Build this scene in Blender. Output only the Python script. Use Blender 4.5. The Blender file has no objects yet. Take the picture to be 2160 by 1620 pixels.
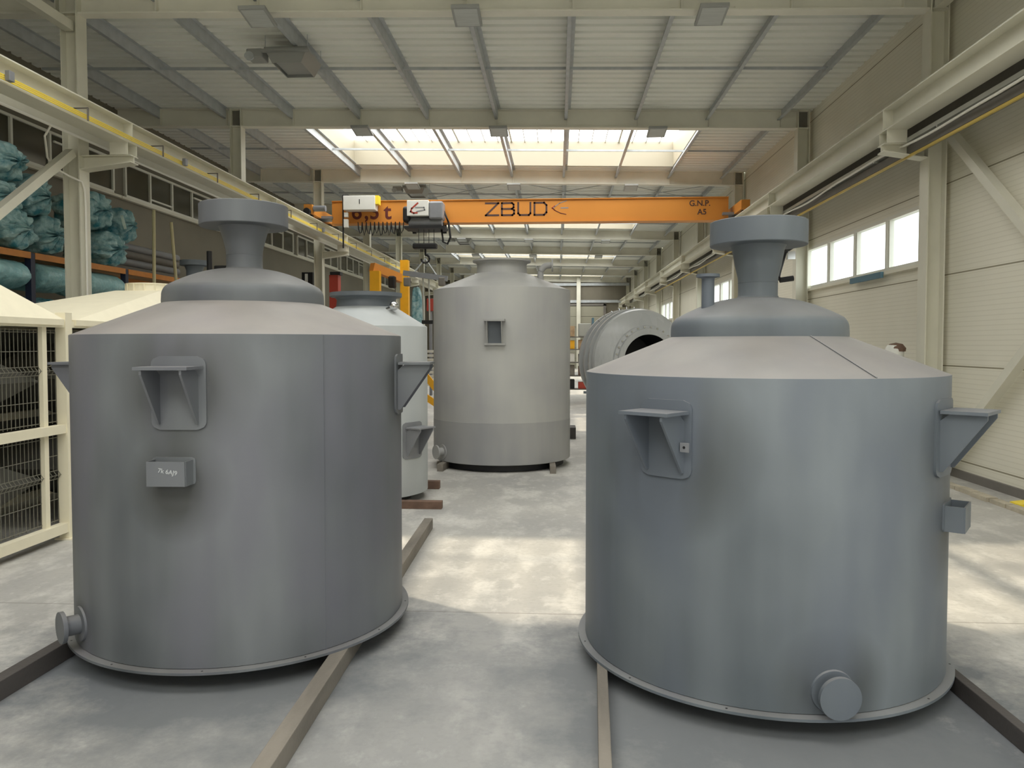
import bpy, bmesh, math, random
from mathutils import Vector, Matrix, noise
random.seed(7)
SC = bpy.context.scene
COL = SC.collection

# ------------------------------------------------------------------ camera, world, light, exposure
F_PX, W_PX, H_CAM = 1622.0, 2160.0, 1.84
YAW, PITCH = math.atan(96/1622.0), math.atan(60/1622.0)
cam = bpy.data.cameras.new('camera')
cam.sensor_fit = 'HORIZONTAL'; cam.sensor_width = 36.0
cam.lens = 36.0*F_PX/W_PX
cam.shift_y = -23.0/W_PX
cam.clip_end = 300
cam_ob = bpy.data.objects.new('camera', cam)
cam_ob.location = (0, 0, H_CAM)
cam_ob.rotation_euler = (math.pi/2-PITCH, 0, YAW)
COL.objects.link(cam_ob)
SC.camera = cam_ob

SKY_STRENGTH = 2.4
PANE_STRENGTH = 4.6
world = bpy.data.worlds.new('sky'); SC.world = world
world.use_nodes = True
bg = world.node_tree.nodes['Background']
bg.inputs['Color'].default_value = (0.95, 0.98, 1.0, 1)
bg.inputs['Strength'].default_value = SKY_STRENGTH
sun = bpy.data.lights.new('sun', 'SUN')
sun.energy = 5.6; sun.angle = math.radians(1.6); sun.color = (1.0, 0.87, 0.67)
sun_ob = bpy.data.objects.new('sun', sun)
sun_ob.rotation_euler = Vector((0.46, -0.27, -1.0)).to_track_quat('-Z', 'Y').to_euler()
sun_ob.location = (-5, 10, 14)
COL.objects.link(sun_ob)
SC.view_settings.view_transform = 'Standard'
SC.view_settings.look = 'None'
SC.view_settings.gamma = 1.0
SC.view_settings.use_curve_mapping = False
SC.view_settings.exposure = 0.2
SC.cycles.use_denoising = True
SC.cycles.max_bounces = 10
SC.cycles.diffuse_bounces = 8
SC.cycles.transparent_max_bounces = 12
SC.cycles.sample_clamp_indirect = 6.0

# ------------------------------------------------------------------ materials
def srgb(r, g, b):
    f = lambda c: (c/255/12.92 if c/255 <= .04045 else ((c/255+.055)/1.055)**2.4)
    return (f(r), f(g), f(b), 1)

MATS = {}
def mat(name, col, rough=.5, metal=0.0, var=.0, scale=6.0, stretch=(1, 1, 1), bump=0.0, bscale=40.0, spec=.5):
    if name in MATS: return MATS[name]
    m = bpy.data.materials.new(name); m.use_nodes = True
    nt = m.node_tree; N = nt.nodes; L = nt.links
    b = N['Principled BSDF']
    b.inputs['Base Color'].default_value = col
    b.inputs['Roughness'].default_value = rough
    b.inputs['Metallic'].default_value = metal
    b.inputs['Specular IOR Level'].default_value = spec
    tc = N.new('ShaderNodeTexCoord')
    if var > 0:
        mp = N.new('ShaderNodeMapping'); mp.inputs['Scale'].default_value = stretch
        nz = N.new('ShaderNodeTexNoise'); nz.inputs['Scale'].default_value = scale; nz.inputs['Detail'].default_value = 5
        cr = N.new('ShaderNodeValToRGB')
        cr.color_ramp.elements[0].position = .3; cr.color_ramp.elements[1].position = .7
        lo = tuple(max(0, c*(1-var)) for c in col[:3])+(1,); hi = tuple(min(1, c*(1+var)) for c in col[:3])+(1,)
        cr.color_ramp.elements[0].color = lo; cr.color_ramp.elements[1].color = hi
        L.new(tc.outputs['Object'], mp.inputs['Vector']); L.new(mp.outputs['Vector'], nz.inputs['Vector'])
        L.new(nz.outputs['Fac'], cr.inputs['Fac']); L.new(cr.outputs['Color'], b.inputs['Base Color'])
    if bump > 0:
        n2 = N.new('ShaderNodeTexNoise'); n2.inputs['Scale'].default_value = bscale; n2.inputs['Detail'].default_value = 4
        bp = N.new('ShaderNodeBump'); bp.inputs['Strength'].default_value = bump; bp.inputs['Distance'].default_value = .01
        L.new(tc.outputs['Object'], n2.inputs['Vector']); L.new(n2.outputs['Fac'], bp.inputs['Height'])
        L.new(bp.outputs['Normal'], b.inputs['Normal'])
    MATS[name] = m
    return m

def math_node(nt, op, a, b=None, clamp=False):
    n = nt.nodes.new('ShaderNodeMath'); n.operation = op; n.use_clamp = clamp
    for i, v in enumerate((a, b)):
        if v is None: continue
        if isinstance(v, (int, float)): n.inputs[i].default_value = v
        else: nt.links.new(v, n.inputs[i])
    return n.outputs[0]

def mix_col(nt, fac, a, b):
    n = nt.nodes.new('ShaderNodeMix'); n.data_type = 'RGBA'
    if isinstance(fac, (int, float)): n.inputs['Factor'].default_value = fac
    else: nt.links.new(fac, n.inputs['Factor'])
    for k, v in (('A', a), ('B', b)):
        s = [i for i in n.inputs if i.name == k and i.type == 'RGBA'][0]
        if isinstance(v, tuple): s.default_value = v
        else: nt.links.new(v, s)
    return [o for o in n.outputs if o.type == 'RGBA'][0]

def ramp(nt, fac, p0, p1, c0=(0, 0, 0, 1), c1=(1, 1, 1, 1)):
    n = nt.nodes.new('ShaderNodeValToRGB'); e = n.color_ramp.elements
    e[0].position = p0; e[1].position = p1; e[0].color = c0; e[1].color = c1
    nt.links.new(fac, n.inputs['Fac'])
    return n.outputs['Color']

def tex_noise(nt, vec, scale, detail=4, stretch=None, rough=.5):
    if stretch:
        mp = nt.nodes.new('ShaderNodeMapping'); mp.inputs['Scale'].default_value = stretch
        nt.links.new(vec, mp.inputs['Vector']); vec = mp.outputs['Vector']
    n = nt.nodes.new('ShaderNodeTexNoise'); n.inputs['Scale'].default_value = scale; n.inputs['Detail'].default_value = detail
    n.inputs['Roughness'].default_value = rough
    nt.links.new(vec, n.inputs['Vector'])
    return n.outputs['Fac']

def new_mat(name):
    m = bpy.data.materials.new(name); m.use_nodes = True; MATS[name] = m
    return m, m.node_tree, m.node_tree.nodes['Principled BSDF']

def tank_paint(name, base, other, spots=(), rough=.42, streak=.5, up_tint=0.0, patch=None):
    """sprayed primer: soft vertical spray bands and dull overspray where fittings were sprayed a second time (spots: x,y,z,r in tank space)"""
    m, nt, b = new_mat(name)
    tc = nt.nodes.new('ShaderNodeTexCoord').outputs['Object']
    f1 = tex_noise(nt, tc, 2.2, 3, (1.3, 1.3, .16))
    f2 = tex_noise(nt, tc, 1.3, 2)
    f = math_node(nt, 'ADD', math_node(nt, 'MULTIPLY', f1, streak), math_node(nt, 'MULTIPLY', f2, 1-streak))
    c = ramp(nt, f, .36, .64, base, other)
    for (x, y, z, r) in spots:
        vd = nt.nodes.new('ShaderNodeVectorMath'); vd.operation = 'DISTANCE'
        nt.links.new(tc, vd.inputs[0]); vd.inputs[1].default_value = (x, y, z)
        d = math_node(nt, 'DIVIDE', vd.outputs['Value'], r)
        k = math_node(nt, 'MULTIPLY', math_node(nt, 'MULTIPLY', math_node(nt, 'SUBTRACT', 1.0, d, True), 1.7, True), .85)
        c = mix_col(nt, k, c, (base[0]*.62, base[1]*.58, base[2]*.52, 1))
    if patch:
        c = mix_col(nt, math_node(nt, 'MULTIPLY', ramp(nt, tex_noise(nt, tc, 1.7, 3, (1.2, 1.2, .45)), .46, .66), .8), c, patch)
    if up_tint > 0:      # paler tint mixed in on everything that faces up
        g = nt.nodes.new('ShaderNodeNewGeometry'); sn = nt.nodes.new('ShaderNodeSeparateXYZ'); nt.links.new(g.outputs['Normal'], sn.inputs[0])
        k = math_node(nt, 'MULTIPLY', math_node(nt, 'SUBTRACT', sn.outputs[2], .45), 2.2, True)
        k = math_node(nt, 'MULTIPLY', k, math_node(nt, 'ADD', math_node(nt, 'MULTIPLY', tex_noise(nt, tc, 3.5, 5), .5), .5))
        c = mix_col(nt, math_node(nt, 'MULTIPLY', k, up_tint), c, srgb(172, 163, 155))
    nt.links.new(c, b.inputs['Base Color'])
    b.inputs['Specular IOR Level'].default_value = .32
    rn = tex_noise(nt, tc, 3.0, 3, (1, 1, .3))
    nt.links.new(math_node(nt, 'ADD', math_node(nt, 'MULTIPLY', rn, .22), rough-.1), b.inputs['Roughness'])
    return m

M_STEEL = mat('cream_steel_paint', srgb(213, 211, 196), .5, var=.05, scale=2)
M_BEAM = mat('roof_beam_paint', srgb(222, 220, 208), .5, var=.05, scale=2)
M_PURLIN = mat('galvanised_steel', srgb(176, 181, 184), .5, metal=.1, var=.1, scale=5)
M_DECK = mat('roof_deck_coating', srgb(232, 234, 228), .55, var=.03, scale=1)
M_FRAME = mat('white_frame', srgb(225, 225, 215), .4)
M_DARKGLASS = mat('dark_glass', srgb(70, 68, 56), .12, var=.15, scale=.4)
M_LWALL = mat('grey_panel', srgb(112, 107, 93), .6, var=.06, scale=1)
M_CURB = mat('skylight_curb', srgb(158, 152, 134), .6)
M_TANK3 = tank_paint('light_grey_primer', srgb(154, 154, 155), srgb(171, 171, 167), rough=.5)
M_TANK3B = tank_paint('mid_grey_primer', srgb(144, 145, 147), srgb(160, 160, 158), rough=.5)
M_TANK4 = tank_paint('pale_grey_primer', srgb(168, 173, 175), srgb(180, 184, 184), rough=.45)
M_DRUM = tank_paint('glossy_pale_grey', srgb(176, 179, 180), srgb(188, 190, 190), rough=.26)
M_DARKP = mat('dark_grey_primer', srgb(98, 105, 112), .5, var=.06, scale=4)
M_BLACK = mat('black_rubber', srgb(22, 22, 24), .6)
M_ORANGE = mat('orange_crane_paint', srgb(205, 134, 52), .5, var=.03, scale=1)
M_LETTER = mat('dark_lettering', srgb(74, 52, 48), .6)
M_LETTERR = mat('dark_red_lettering', srgb(92, 30, 26), .6)
M_RED = mat('red_paint', srgb(168, 62, 48), .5)
M_GREYL = mat('grey_logo', srgb(140, 140, 140), .6)
M_LAMP = mat('lamp_glass', srgb(176, 180, 178), .35, var=.08, scale=30, stretch=(.1, 1, 1))
M_LAMPB = mat('lamp_housing', srgb(150, 152, 150), .45)
M_HEAT = mat('heater_sheet', srgb(150, 152, 150), .4, metal=.2)
M_WHITE = mat('white_enamel', srgb(222, 222, 216), .4, var=.03)
M_GREY = mat('mid_grey_enamel', srgb(128, 130, 134), .45, var=.06)
M_CREAM = mat('cream_enamel', srgb(236, 229, 204), .5, var=.03)
M_WIRE = mat('galvanised_wire', srgb(128, 126, 114), .5, metal=.3)
M_HOPPER = mat('hopper_grey', srgb(84, 83, 77), .6, var=.08)
M_RACK = mat('orange_rack_beam', srgb(196, 124, 48), .5, var=.08)
M_RACKBLUE = mat('dark_blue_upright', srgb(38, 44, 66), .5)
M_YELLOW = mat('yellow_paint', srgb(240, 176, 30), .45, var=.05)
M_BRIGHTY = mat('yellow_conductor', srgb(240, 214, 60), .45)
M_PLINTH = mat('dark_plinth', srgb(112, 108, 102), .7, var=.06)
M_BAR = mat('dirty_grey_bar', srgb(122, 116, 107), .7, var=.25, scale=7, stretch=(1, .25, 1), bump=.3)
M_BARDARK = mat('dark_rusty_bar', srgb(72, 68, 66), .7, var=.2, scale=5, stretch=(1, .25, 1), bump=.3)
M_WOOD = mat('timber', srgb(176, 150, 118), .75, var=.25, scale=9, stretch=(1, .15, 1), bump=.4)
M_PLANK = mat('brown_plank', srgb(112, 88, 74), .75, var=.2, scale=9, stretch=(.2, 1, 1))
M_CHROME = mat('bright_metal', srgb(205, 205, 205), .2, metal=1)
M_CABLE = mat('white_cable', srgb(232, 230, 222), .4)
M_PIPEY = mat('yellow_pipe', srgb(196, 170, 84), .5)
M_GALV = mat('bright_galvanised', srgb(176, 178, 172), .4, metal=.3)
M_TEALW = mat('white_disc', srgb(196, 214, 204), .5)
M_STONE = mat('concrete_edging', srgb(176, 168, 150), .85, var=.14, scale=9, bump=.3)
M_YARD = mat('yard_concrete', srgb(150, 150, 145), .8)
M_BLUE = mat('blue_paint', srgb(84, 120, 138), .5)
M_POLE = mat('pale_timber_pole', srgb(200, 190, 150), .6, var=.1, scale=3)
M_CHALK = mat('chalk_marks', srgb(176, 180, 182), .8)

# blue film
def film_mat(name, c0, c1):
    m, nt, b = new_mat(name)
    tc = nt.nodes.new('ShaderNodeTexCoord').outputs['Object']
    f = tex_noise(nt, tc, 5.0, 6, None, .6)
    nt.links.new(ramp(nt, f, .35, .68, c0, c1), b.inputs['Base Color'])
    b.inputs['Roughness'].default_value = .28
    bp = nt.nodes.new('ShaderNodeBump'); bp.inputs['Strength'].default_value = .8; bp.inputs['Distance'].default_value = .04
    nt.links.new(tex_noise(nt, tc, 11.0, 6), bp.inputs['Height']); nt.links.new(bp.outputs['Normal'], b.inputs['Normal'])
    return m
M_FILM = film_mat('teal_plastic_film', srgb(50, 124, 138), srgb(188, 216, 214))
M_FILM2 = film_mat('pale_teal_film', srgb(124, 178, 184), srgb(166, 206, 208))

# floor: power-floated concrete, scuffs, and grey-blue paint overspray round the two front vessels
def floor_mat():
    m, nt, b = new_mat('concrete_floor')
    tc = nt.nodes.new('ShaderNodeTexCoord').outputs['Object']
    big = tex_noise(nt, tc, .55, 5)
    mid = tex_noise(nt, tc, 2.6, 6, (1.0, .55, 1), .62)
    fine = tex_noise(nt, tc, 24, 4)
    c = mix_col(nt, ramp(nt, big, .35, .65), srgb(160, 159, 156), srgb(180, 178, 172))
    c = mix_col(nt, math_node(nt, 'MULTIPLY', ramp(nt, mid, .48, .62), .75), c, srgb(202, 200, 194))
    c = mix_col(nt, math_node(nt, 'MULTIPLY', ramp(nt, fine, .5, .72), .4), c, srgb(150, 148, 142))
    fl = ramp(nt, tex_noise(nt, tc, 7.5, 8, (1.0, .7, 1), .7), .56, .66)
    c = mix_col(nt, math_node(nt, 'MULTIPLY', fl, .45), c, srgb(206, 205, 200))
    # overspray round the two vessels
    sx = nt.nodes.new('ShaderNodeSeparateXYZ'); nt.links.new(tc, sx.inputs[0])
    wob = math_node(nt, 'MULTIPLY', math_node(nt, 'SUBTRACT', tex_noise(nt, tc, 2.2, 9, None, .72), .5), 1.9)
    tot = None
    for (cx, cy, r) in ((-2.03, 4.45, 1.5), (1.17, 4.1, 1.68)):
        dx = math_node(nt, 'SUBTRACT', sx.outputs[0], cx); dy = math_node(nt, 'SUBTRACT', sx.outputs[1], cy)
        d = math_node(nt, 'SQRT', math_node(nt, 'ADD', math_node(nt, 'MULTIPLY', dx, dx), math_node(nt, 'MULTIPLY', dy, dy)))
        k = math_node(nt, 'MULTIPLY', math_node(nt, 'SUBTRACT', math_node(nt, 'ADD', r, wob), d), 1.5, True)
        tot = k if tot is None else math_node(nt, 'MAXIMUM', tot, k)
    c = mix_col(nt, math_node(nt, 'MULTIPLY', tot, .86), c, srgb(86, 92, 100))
    dx = math_node(nt, 'ADD', sx.outputs[0], .3); dy = math_node(nt, 'SUBTRACT', sx.outputs[1], 2.6)  # broad darker foreground painted in to offset the brighter light there
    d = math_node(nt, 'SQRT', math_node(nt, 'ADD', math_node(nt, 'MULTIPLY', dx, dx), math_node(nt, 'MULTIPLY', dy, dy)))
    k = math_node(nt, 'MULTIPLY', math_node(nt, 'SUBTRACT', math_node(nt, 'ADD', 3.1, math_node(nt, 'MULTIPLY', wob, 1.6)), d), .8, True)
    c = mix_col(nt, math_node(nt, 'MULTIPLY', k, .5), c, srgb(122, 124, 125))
    # saw-cut joints
    cut = None
    for y in (-0.9, 5.2, 11.3, 17.4, 23.5):
        k = math_node(nt, 'LESS_THAN', math_node(nt, 'ABSOLUTE', math_node(nt, 'SUBTRACT', sx.outputs[1], y)), .008)
        cut = k if cut is None else math_node(nt, 'MAXIMUM', cut, k)
    c = mix_col(nt, math_node(nt, 'MULTIPLY', cut, .5), c, srgb(110, 106, 98))
    nt.links.new(c, b.inputs['Base Color'])
    nt.links.new(math_node(nt, 'ADD', math_node(nt, 'MULTIPLY', mid, .3), .42), b.inputs['Roughness'])
    bp = nt.nodes.new('ShaderNodeBump'); bp.inputs['Strength'].default_value = .12; bp.inputs['Distance'].default_value = .01
    nt.links.new(mid, bp.inputs['Height']); nt.links.new(bp.outputs['Normal'], b.inputs['Normal'])
    return m
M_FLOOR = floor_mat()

# right wall: sandwich panels with fine horizontal ribs
def panel_mat():
    m, nt, b = new_mat('cream_sandwich_panel')
    tc = nt.nodes.new('ShaderNodeTexCoord').outputs['Object']
    sx = nt.nodes.new('ShaderNodeSeparateXYZ'); nt.links.new(tc, sx.inputs[0])
    z = sx.outputs[2]
    rib = math_node(nt, 'GREATER_THAN', math_node(nt, 'PINGPONG', math_node(nt, 'ADD', z, 10.0), .0325), .006)
    groove = math_node(nt, 'LESS_THAN', math_node(nt, 'ABSOLUTE', math_node(nt, 'SUBTRACT', math_node(nt, 'FRACT', math_node(nt, 'DIVIDE', math_node(nt, 'SUBTRACT', z, .24), 1.3)), .5)), .493)
    hgt = math_node(nt, 'ADD', math_node(nt, 'MULTIPLY', rib, .6), groove)
    bp = nt.nodes.new('ShaderNodeBump'); bp.inputs['Strength'].default_value = .6; bp.inputs['Distance'].default_value = .006
    nt.links.new(hgt, bp.inputs['Height']); nt.links.new(bp.outputs['Normal'], b.inputs['Normal'])
    c = mix_col(nt, ramp(nt, tex_noise(nt, tc, .8, 4), .3, .7), srgb(223, 220, 204), srgb(230, 227, 212))
    c = mix_col(nt, math_node(nt, 'ADD', math_node(nt, 'MULTIPLY', rib, .18), .82), srgb(170, 162, 140), c)
    c = mix_col(nt, groove, srgb(140, 134, 112), c)
    nt.links.new(c, b.inputs['Base Color']); b.inputs['Roughness'].default_value = .5
    return m
M_RWALL = panel_mat()

def pane_mat(name, tr, st):
    m = bpy.data.materials.new(name); m.use_nodes = True
    nt = m.node_tree; nt.nodes.clear()
    o = nt.nodes.new('ShaderNodeOutputMaterial'); e = nt.nodes.new('ShaderNodeEmission'); t = nt.nodes.new('ShaderNodeBsdfTransparent'); a = nt.nodes.new('ShaderNodeAddShader')
    e.inputs['Color'].default_value = (1.0, .985, .94, 1); e.inputs['Strength'].default_value = st
    t.inputs['Color'].default_value = (tr, tr, tr, 1)
    nt.links.new(e.outputs[0], a.inputs[0]); nt.links.new(t.outputs[0], a.inputs[1]); nt.links.new(a.outputs[0], o.inputs[0])
    return m
M_PANE = pane_mat('frosted_skylight', .5, PANE_STRENGTH)
M_FILL_PANE = pane_mat('fill_light_pane', .0, 4.0)  # glowing pane of an added opening overhead, there only to brighten the hall

def glass_mat():
    m = bpy.data.materials.new('window_glass'); m.use_nodes = True
    nt = m.node_tree; nt.nodes.clear()
    o = nt.nodes.new('ShaderNodeOutputMaterial'); g = nt.nodes.new('ShaderNodeBsdfGlossy'); t = nt.nodes.new('ShaderNodeBsdfTransparent'); x = nt.nodes.new('ShaderNodeMixShader')
    g.inputs['Roughness'].default_value = .02; t.inputs['Color'].default_value = (.93, .97, .96, 1); x.inputs[0].default_value = .06
    nt.links.new(t.outputs[0], x.inputs[1]); nt.links.new(g.outputs[0], x.inputs[2]); nt.links.new(x.outputs[0], o.inputs[0])
    return m
M_GLASS = glass_mat()

# ------------------------------------------------------------------ mesh helpers
class MB:
    def __init__(s): s.bm = bmesh.new()
    def face(s, vs):
        try: s.bm.faces.new(vs)
        except ValueError: pass
    def pts(s, ps): return [s.bm.verts.new(p) for p in ps]
    def hexa(s, p):
        v = s.pts(p)
        for q in ((0, 3, 2, 1), (4, 5, 6, 7), (0, 1, 5, 4), (1, 2, 6, 5), (2, 3, 7, 6), (3, 0, 4, 7)): s.face([v[i] for i in q])
        return s
    def box(s, x0, x1, y0, y1, z0, z1):
        return s.hexa([(x0, y0, z0), (x1, y0, z0), (x1, y1, z0), (x0, y1, z0), (x0, y0, z1), (x1, y0, z1), (x1, y1, z1), (x0, y1, z1)])
    def bar(s, p, q, w, h, up=(0, 0, 1)):
        p, q = Vector(p), Vector(q); d = (q-p).normalized(); u = Vector(up)
        if abs(d.dot(u)) > .99: u = Vector((0, 1, 0))
        a = d.cross(u).normalized()*w/2; b = a.cross(d).normalized()*h/2
        return s.hexa([p-a-b, p+a-b, p+a+b, p-a+b, q-a-b, q+a-b, q+a+b, q-a+b])
    def cyl(s, p, q, r, n=16, r2=None, caps=True):
        p, q = Vector(p), Vector(q); d = (q-p).normalized(); u = Vector((0, 0, 1)) if abs(d.z) < .9 else Vector((1, 0, 0))
        a = d.cross(u).normalized(); b = d.cross(a); r2 = r if r2 is None else r2
        A = s.pts([p+(a*math.cos(t)+b*math.sin(t))*r for t in [2*math.pi*i/n for i in range(n)]])
        B = s.pts([q+(a*math.cos(t)+b*math.sin(t))*r2 for t in [2*math.pi*i/n for i in range(n)]])
        for i in range(n):
            j = (i+1) % n; s.face([A[i], A[j], B[j], B[i]])
        if caps: s.face(A[::-1]); s.face(B)
        return s
    def tube(s, path, r, n=8, caps=True):
        path = [Vector(p) for p in path]; rings = []
        for i, p in enumerate(path):
            d = (path[min(i+1, len(path)-1)]-path[max(i-1, 0)]).normalized()
            u = Vector((0, 0, 1)) if abs(d.z) < .95 else Vector((0, 1, 0))
            a = d.cross(u).normalized(); b = d.cross(a)
            rings.append(s.pts([p+(a*math.cos(2*math.pi*k/n)+b*math.sin(2*math.pi*k/n))*r for k in range(n)]))
        for A, B in zip(rings, rings[1:]):
            for k in range(n):
                j = (k+1) % n; s.face([A[k], A[j], B[j], B[k]])
        if caps: s.face(rings[0][::-1]); s.face(rings[-1])
        return s
    def lathe(s, prof, n=96, M=None, close=False):
        M = M or Matrix.Identity(4); rings = []
        for r, z in prof:
            if r < 1e-5: rings.append([s.bm.verts.new(M @ Vector((0, 0, z)))])
            else: rings.append([s.bm.verts.new(M @ Vector((r*math.cos(2*math.pi*i/n), r*math.sin(2*math.pi*i/n), z))) for i in range(n)])
        if close: rings.append(rings[0])
        for A, B in zip(rings, rings[1:]):
            for i in range(n):
                j = (i+1) % n
                if len(A) == 1: s.face([A[0], B[j], B[i]][::-1])
                elif len(B) == 1: s.face([A[i], A[j], B[0]])
                else: s.face([A[i], A[j], B[j], B[i]])
        return s
    def prism(s, poly, off):
        """poly: planar list of 3-D points; off: extrusion vector"""
        off = Vector(off); A = s.pts(poly); B = s.pts([Vector(p)+off for p in poly]); n = len(poly)
        s.face(A[::-1]); s.face(B)
        for i in range(n):
            j = (i+1) % n; s.face([A[i], A[j], B[j], B[i]])
        return s
    def grid(s, f, nu, nv):
        V = [[s.bm.verts.new(f(i/nu, j/nv)) for j in range(nv+1)] for i in range(nu+1)]
        for i in range(nu):
            for j in range(nv): s.face([V[i][j], V[i+1][j], V[i+1][j+1], V[i][j+1]])
        return s
    def build(s, name, m, parent=None, smooth=False, loc=None, bevel=0):
        bmesh.ops.recalc_face_normals(s.bm, faces=s.bm.faces[:])
        me = bpy.data.meshes.new(name); s.bm.to_mesh(me); s.bm.free()
        me.materials.append(m)
        if smooth:
            me.shade_smooth(); me.set_sharp_from_angle(angle=math.radians(32))
        o = bpy.data.objects.new(name, me); COL.objects.link(o)
        if parent is not None: o.parent = parent
        if loc is not None: o.location = loc
        if bevel:
            b = o.modifiers.new('bevel', 'BEVEL'); b.width = bevel; b.segments = 2; b.limit_method = 'ANGLE'
        return o

def tag(o, label, cat, group=None, kind=None):
    o['label'] = label; o['category'] = cat
    if group: o['group'] = group
    if kind: o['kind'] = kind
    return o
def thing(name, label, cat, loc=(0, 0, 0), rz=0.0, group=None):
    o = bpy.data.objects.new(name, None); o.empty_display_size = .2; COL.objects.link(o)
    o.location = loc; o.rotation_euler = (0, 0, rz)
    return tag(o, label, cat, group)
def struct(o): o['kind'] = 'structure'; return o
def children(o): return [c for c in bpy.data.objects if c.parent == o]
def copy_tree(o, parent=None):
    c = o.copy(); COL.objects.link(c)
    if parent is not None: c.parent = parent
    for ch in children(o): copy_tree(ch, c)
    return c
def text(name, body, size, m, parent, M, extrude=.001, align='CENTER'):
    cu = bpy.data.curves.new(name, 'FONT'); cu.body = body; cu.size = size; cu.extrude = extrude; cu.offset = size*.016; cu.align_x = align; cu.align_y = 'CENTER'
    tmp = bpy.data.objects.new('tmp_text', cu); COL.objects.link(tmp)
    bpy.context.view_layer.update()
    me = bpy.data.meshes.new_from_object(tmp.evaluated_get(bpy.context.evaluated_depsgraph_get()))
    bpy.data.objects.remove(tmp); bpy.data.curves.remove(cu)
    me.materials.clear(); me.materials.append(m)
    o = bpy.data.objects.new(name, me); COL.objects.link(o)
    o.parent = parent; o.matrix_local = M
    return o
FACE_MY = Matrix.Rotation(math.pi/2, 4, 'X')       # text standing upright, read from -Y

# ------------------------------------------------------------------ hall grid
Y0, BAY = 11.43, 6.0
XL, XR = -7.34, 5.355           # column centres
WL, WR = -10.2, 5.56            # wall faces
YREAR, YFAR = Y0-3*BAY, Y0+8*BAY
KS = list(range(-3, 9))
def zd(x): return 7.07-.02*x     # underside of roof deck
BEAM_H = .40

# floor
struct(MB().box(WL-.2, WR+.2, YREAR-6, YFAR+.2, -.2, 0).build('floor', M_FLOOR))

struct(MB().box(WR+.21, WR+40, YREAR-30, YFAR, -.2, -.02).build('ground', M_YARD))
struct(MB().box(WL-10, WR+.2, YREAR-40, YREAR-6.01, -.2, -.02).build('ground', M_YARD))
# ceiling deck: trapezoidal sheet, ribs across the hall, open at the rooflights
SKY_X0, SKY_X1 = -6.0, 3.30
def sky_range(k):
    if k == -1: return (6.95, 9.35)
    if k == -2: return (0.6, 3.6)  # unseen opening above the camera, added for fill light
    return (Y0+k*BAY+.9, Y0+k*BAY+5.17)
SKYK = (-3, -2, -1, 1, 3, 5, 7)
def deck_profile(y0, y1):
    p, d = .28, .075; out = []
    n0 = math.floor(y0/p)-1; n1 = math.ceil(y1/p)+1
    pts = []
    for n in range(n0, n1):
        b = n*p; pts += [(b, 0), (b+.17, 0), (b+.19, d), (b+.26, d)]
    for (a, b) in pts:
        if y0 < a < y1: out.append((a, b))
    return [(y0, out[0][1])]+out+[(y1, out[-1][1])]
deck = MB()
def deck_piece(x0, x1, y0, y1):
    pr = deck_profile(y0, y1)
    A = deck.pts([(x0, y, zd(x0)+h) for y, h in pr]); B = deck.pts([(x1, y, zd(x1)+h) for y, h in pr])
    for i in range(len(pr)-1): deck.face([A[i], A[i+1], B[i+1], B[i]])
for k in range(-3, 8):
    ya, yb = Y0+k*BAY, Y0+(k+1)*BAY
    if k in SKYK:
        s0, s1 = sky_range(k)
        deck_piece(WL-.2, SKY_X0, ya, yb); deck_piece(SKY_X1, WR+.2, ya, yb)
        deck_piece(SKY_X0, SKY_X1, ya, s0); deck_piece(SKY_X0, SKY_X1, s1, yb)
    else: deck_piece(WL-.2, WR+.2, ya, yb)
struct(deck.build('ceiling', M_DECK))

# rooflights, one of them added above the camera for fill light
for k in SKYK:
    s0, s1 = sky_range(k); h = .68
    r = bpy.data.objects.new('skylight_%d' % (SKYK.index(k)+1), None); COL.objects.link(r); r['kind'] = 'structure'
    r.location = ((SKY_X0+SKY_X1)/2, (s0+s1)/2, zd(-1.35))
    cx, cy, cz = r.location
    X0, X1, A0, A1 = SKY_X0-cx, SKY_X1-cx, s0-cy, s1-cy
    sl = lambda x: -.02*x
    m = MB()
    for (xa, xb, yb0, yb1) in ((X0-.05, X1+.05, A0-.06, A0), (X0-.05, X1+.05, A1, A1+.06)):
        m.hexa([(xa, yb0, sl(xa)-.03), (xb, yb0, sl(xb)-.03), (xb, yb1, sl(xb)-.03), (xa, yb1, sl(xa)-.03), (xa, yb0, sl(xa)+h), (xb, yb0, sl(xb)+h), (xb, yb1, sl(xb)+h), (xa, yb1, sl(xa)+h)])
    for xa in (X0-.06, X1):
        m.box(xa, xa+.06, A0, A1, sl(xa)-.03, sl(xa)+h)
    m.build('curb', M_CURB, r)
    m = MB(); n = 24
    for i in range(1, n):
        x = X0+(X1-X0)*i/n; wd = .05 if i % 4 == 0 else .022
        m.box(x-wd/2, x+wd/2, A0, A1, sl(x)+h-.05, sl(x)+h-.005)
    m.build('glazing_bar', M_GALV, r)
    m = MB(); v = m.pts([(X0, A0, sl(X0)+h), (X1, A0, sl(X1)+h), (X1, A1, sl(X1)+h), (X0, A1, sl(X0)+h)]); m.face(v)
    m.build('pane', M_FILL_PANE if k == -2 else M_PANE, r)

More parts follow.
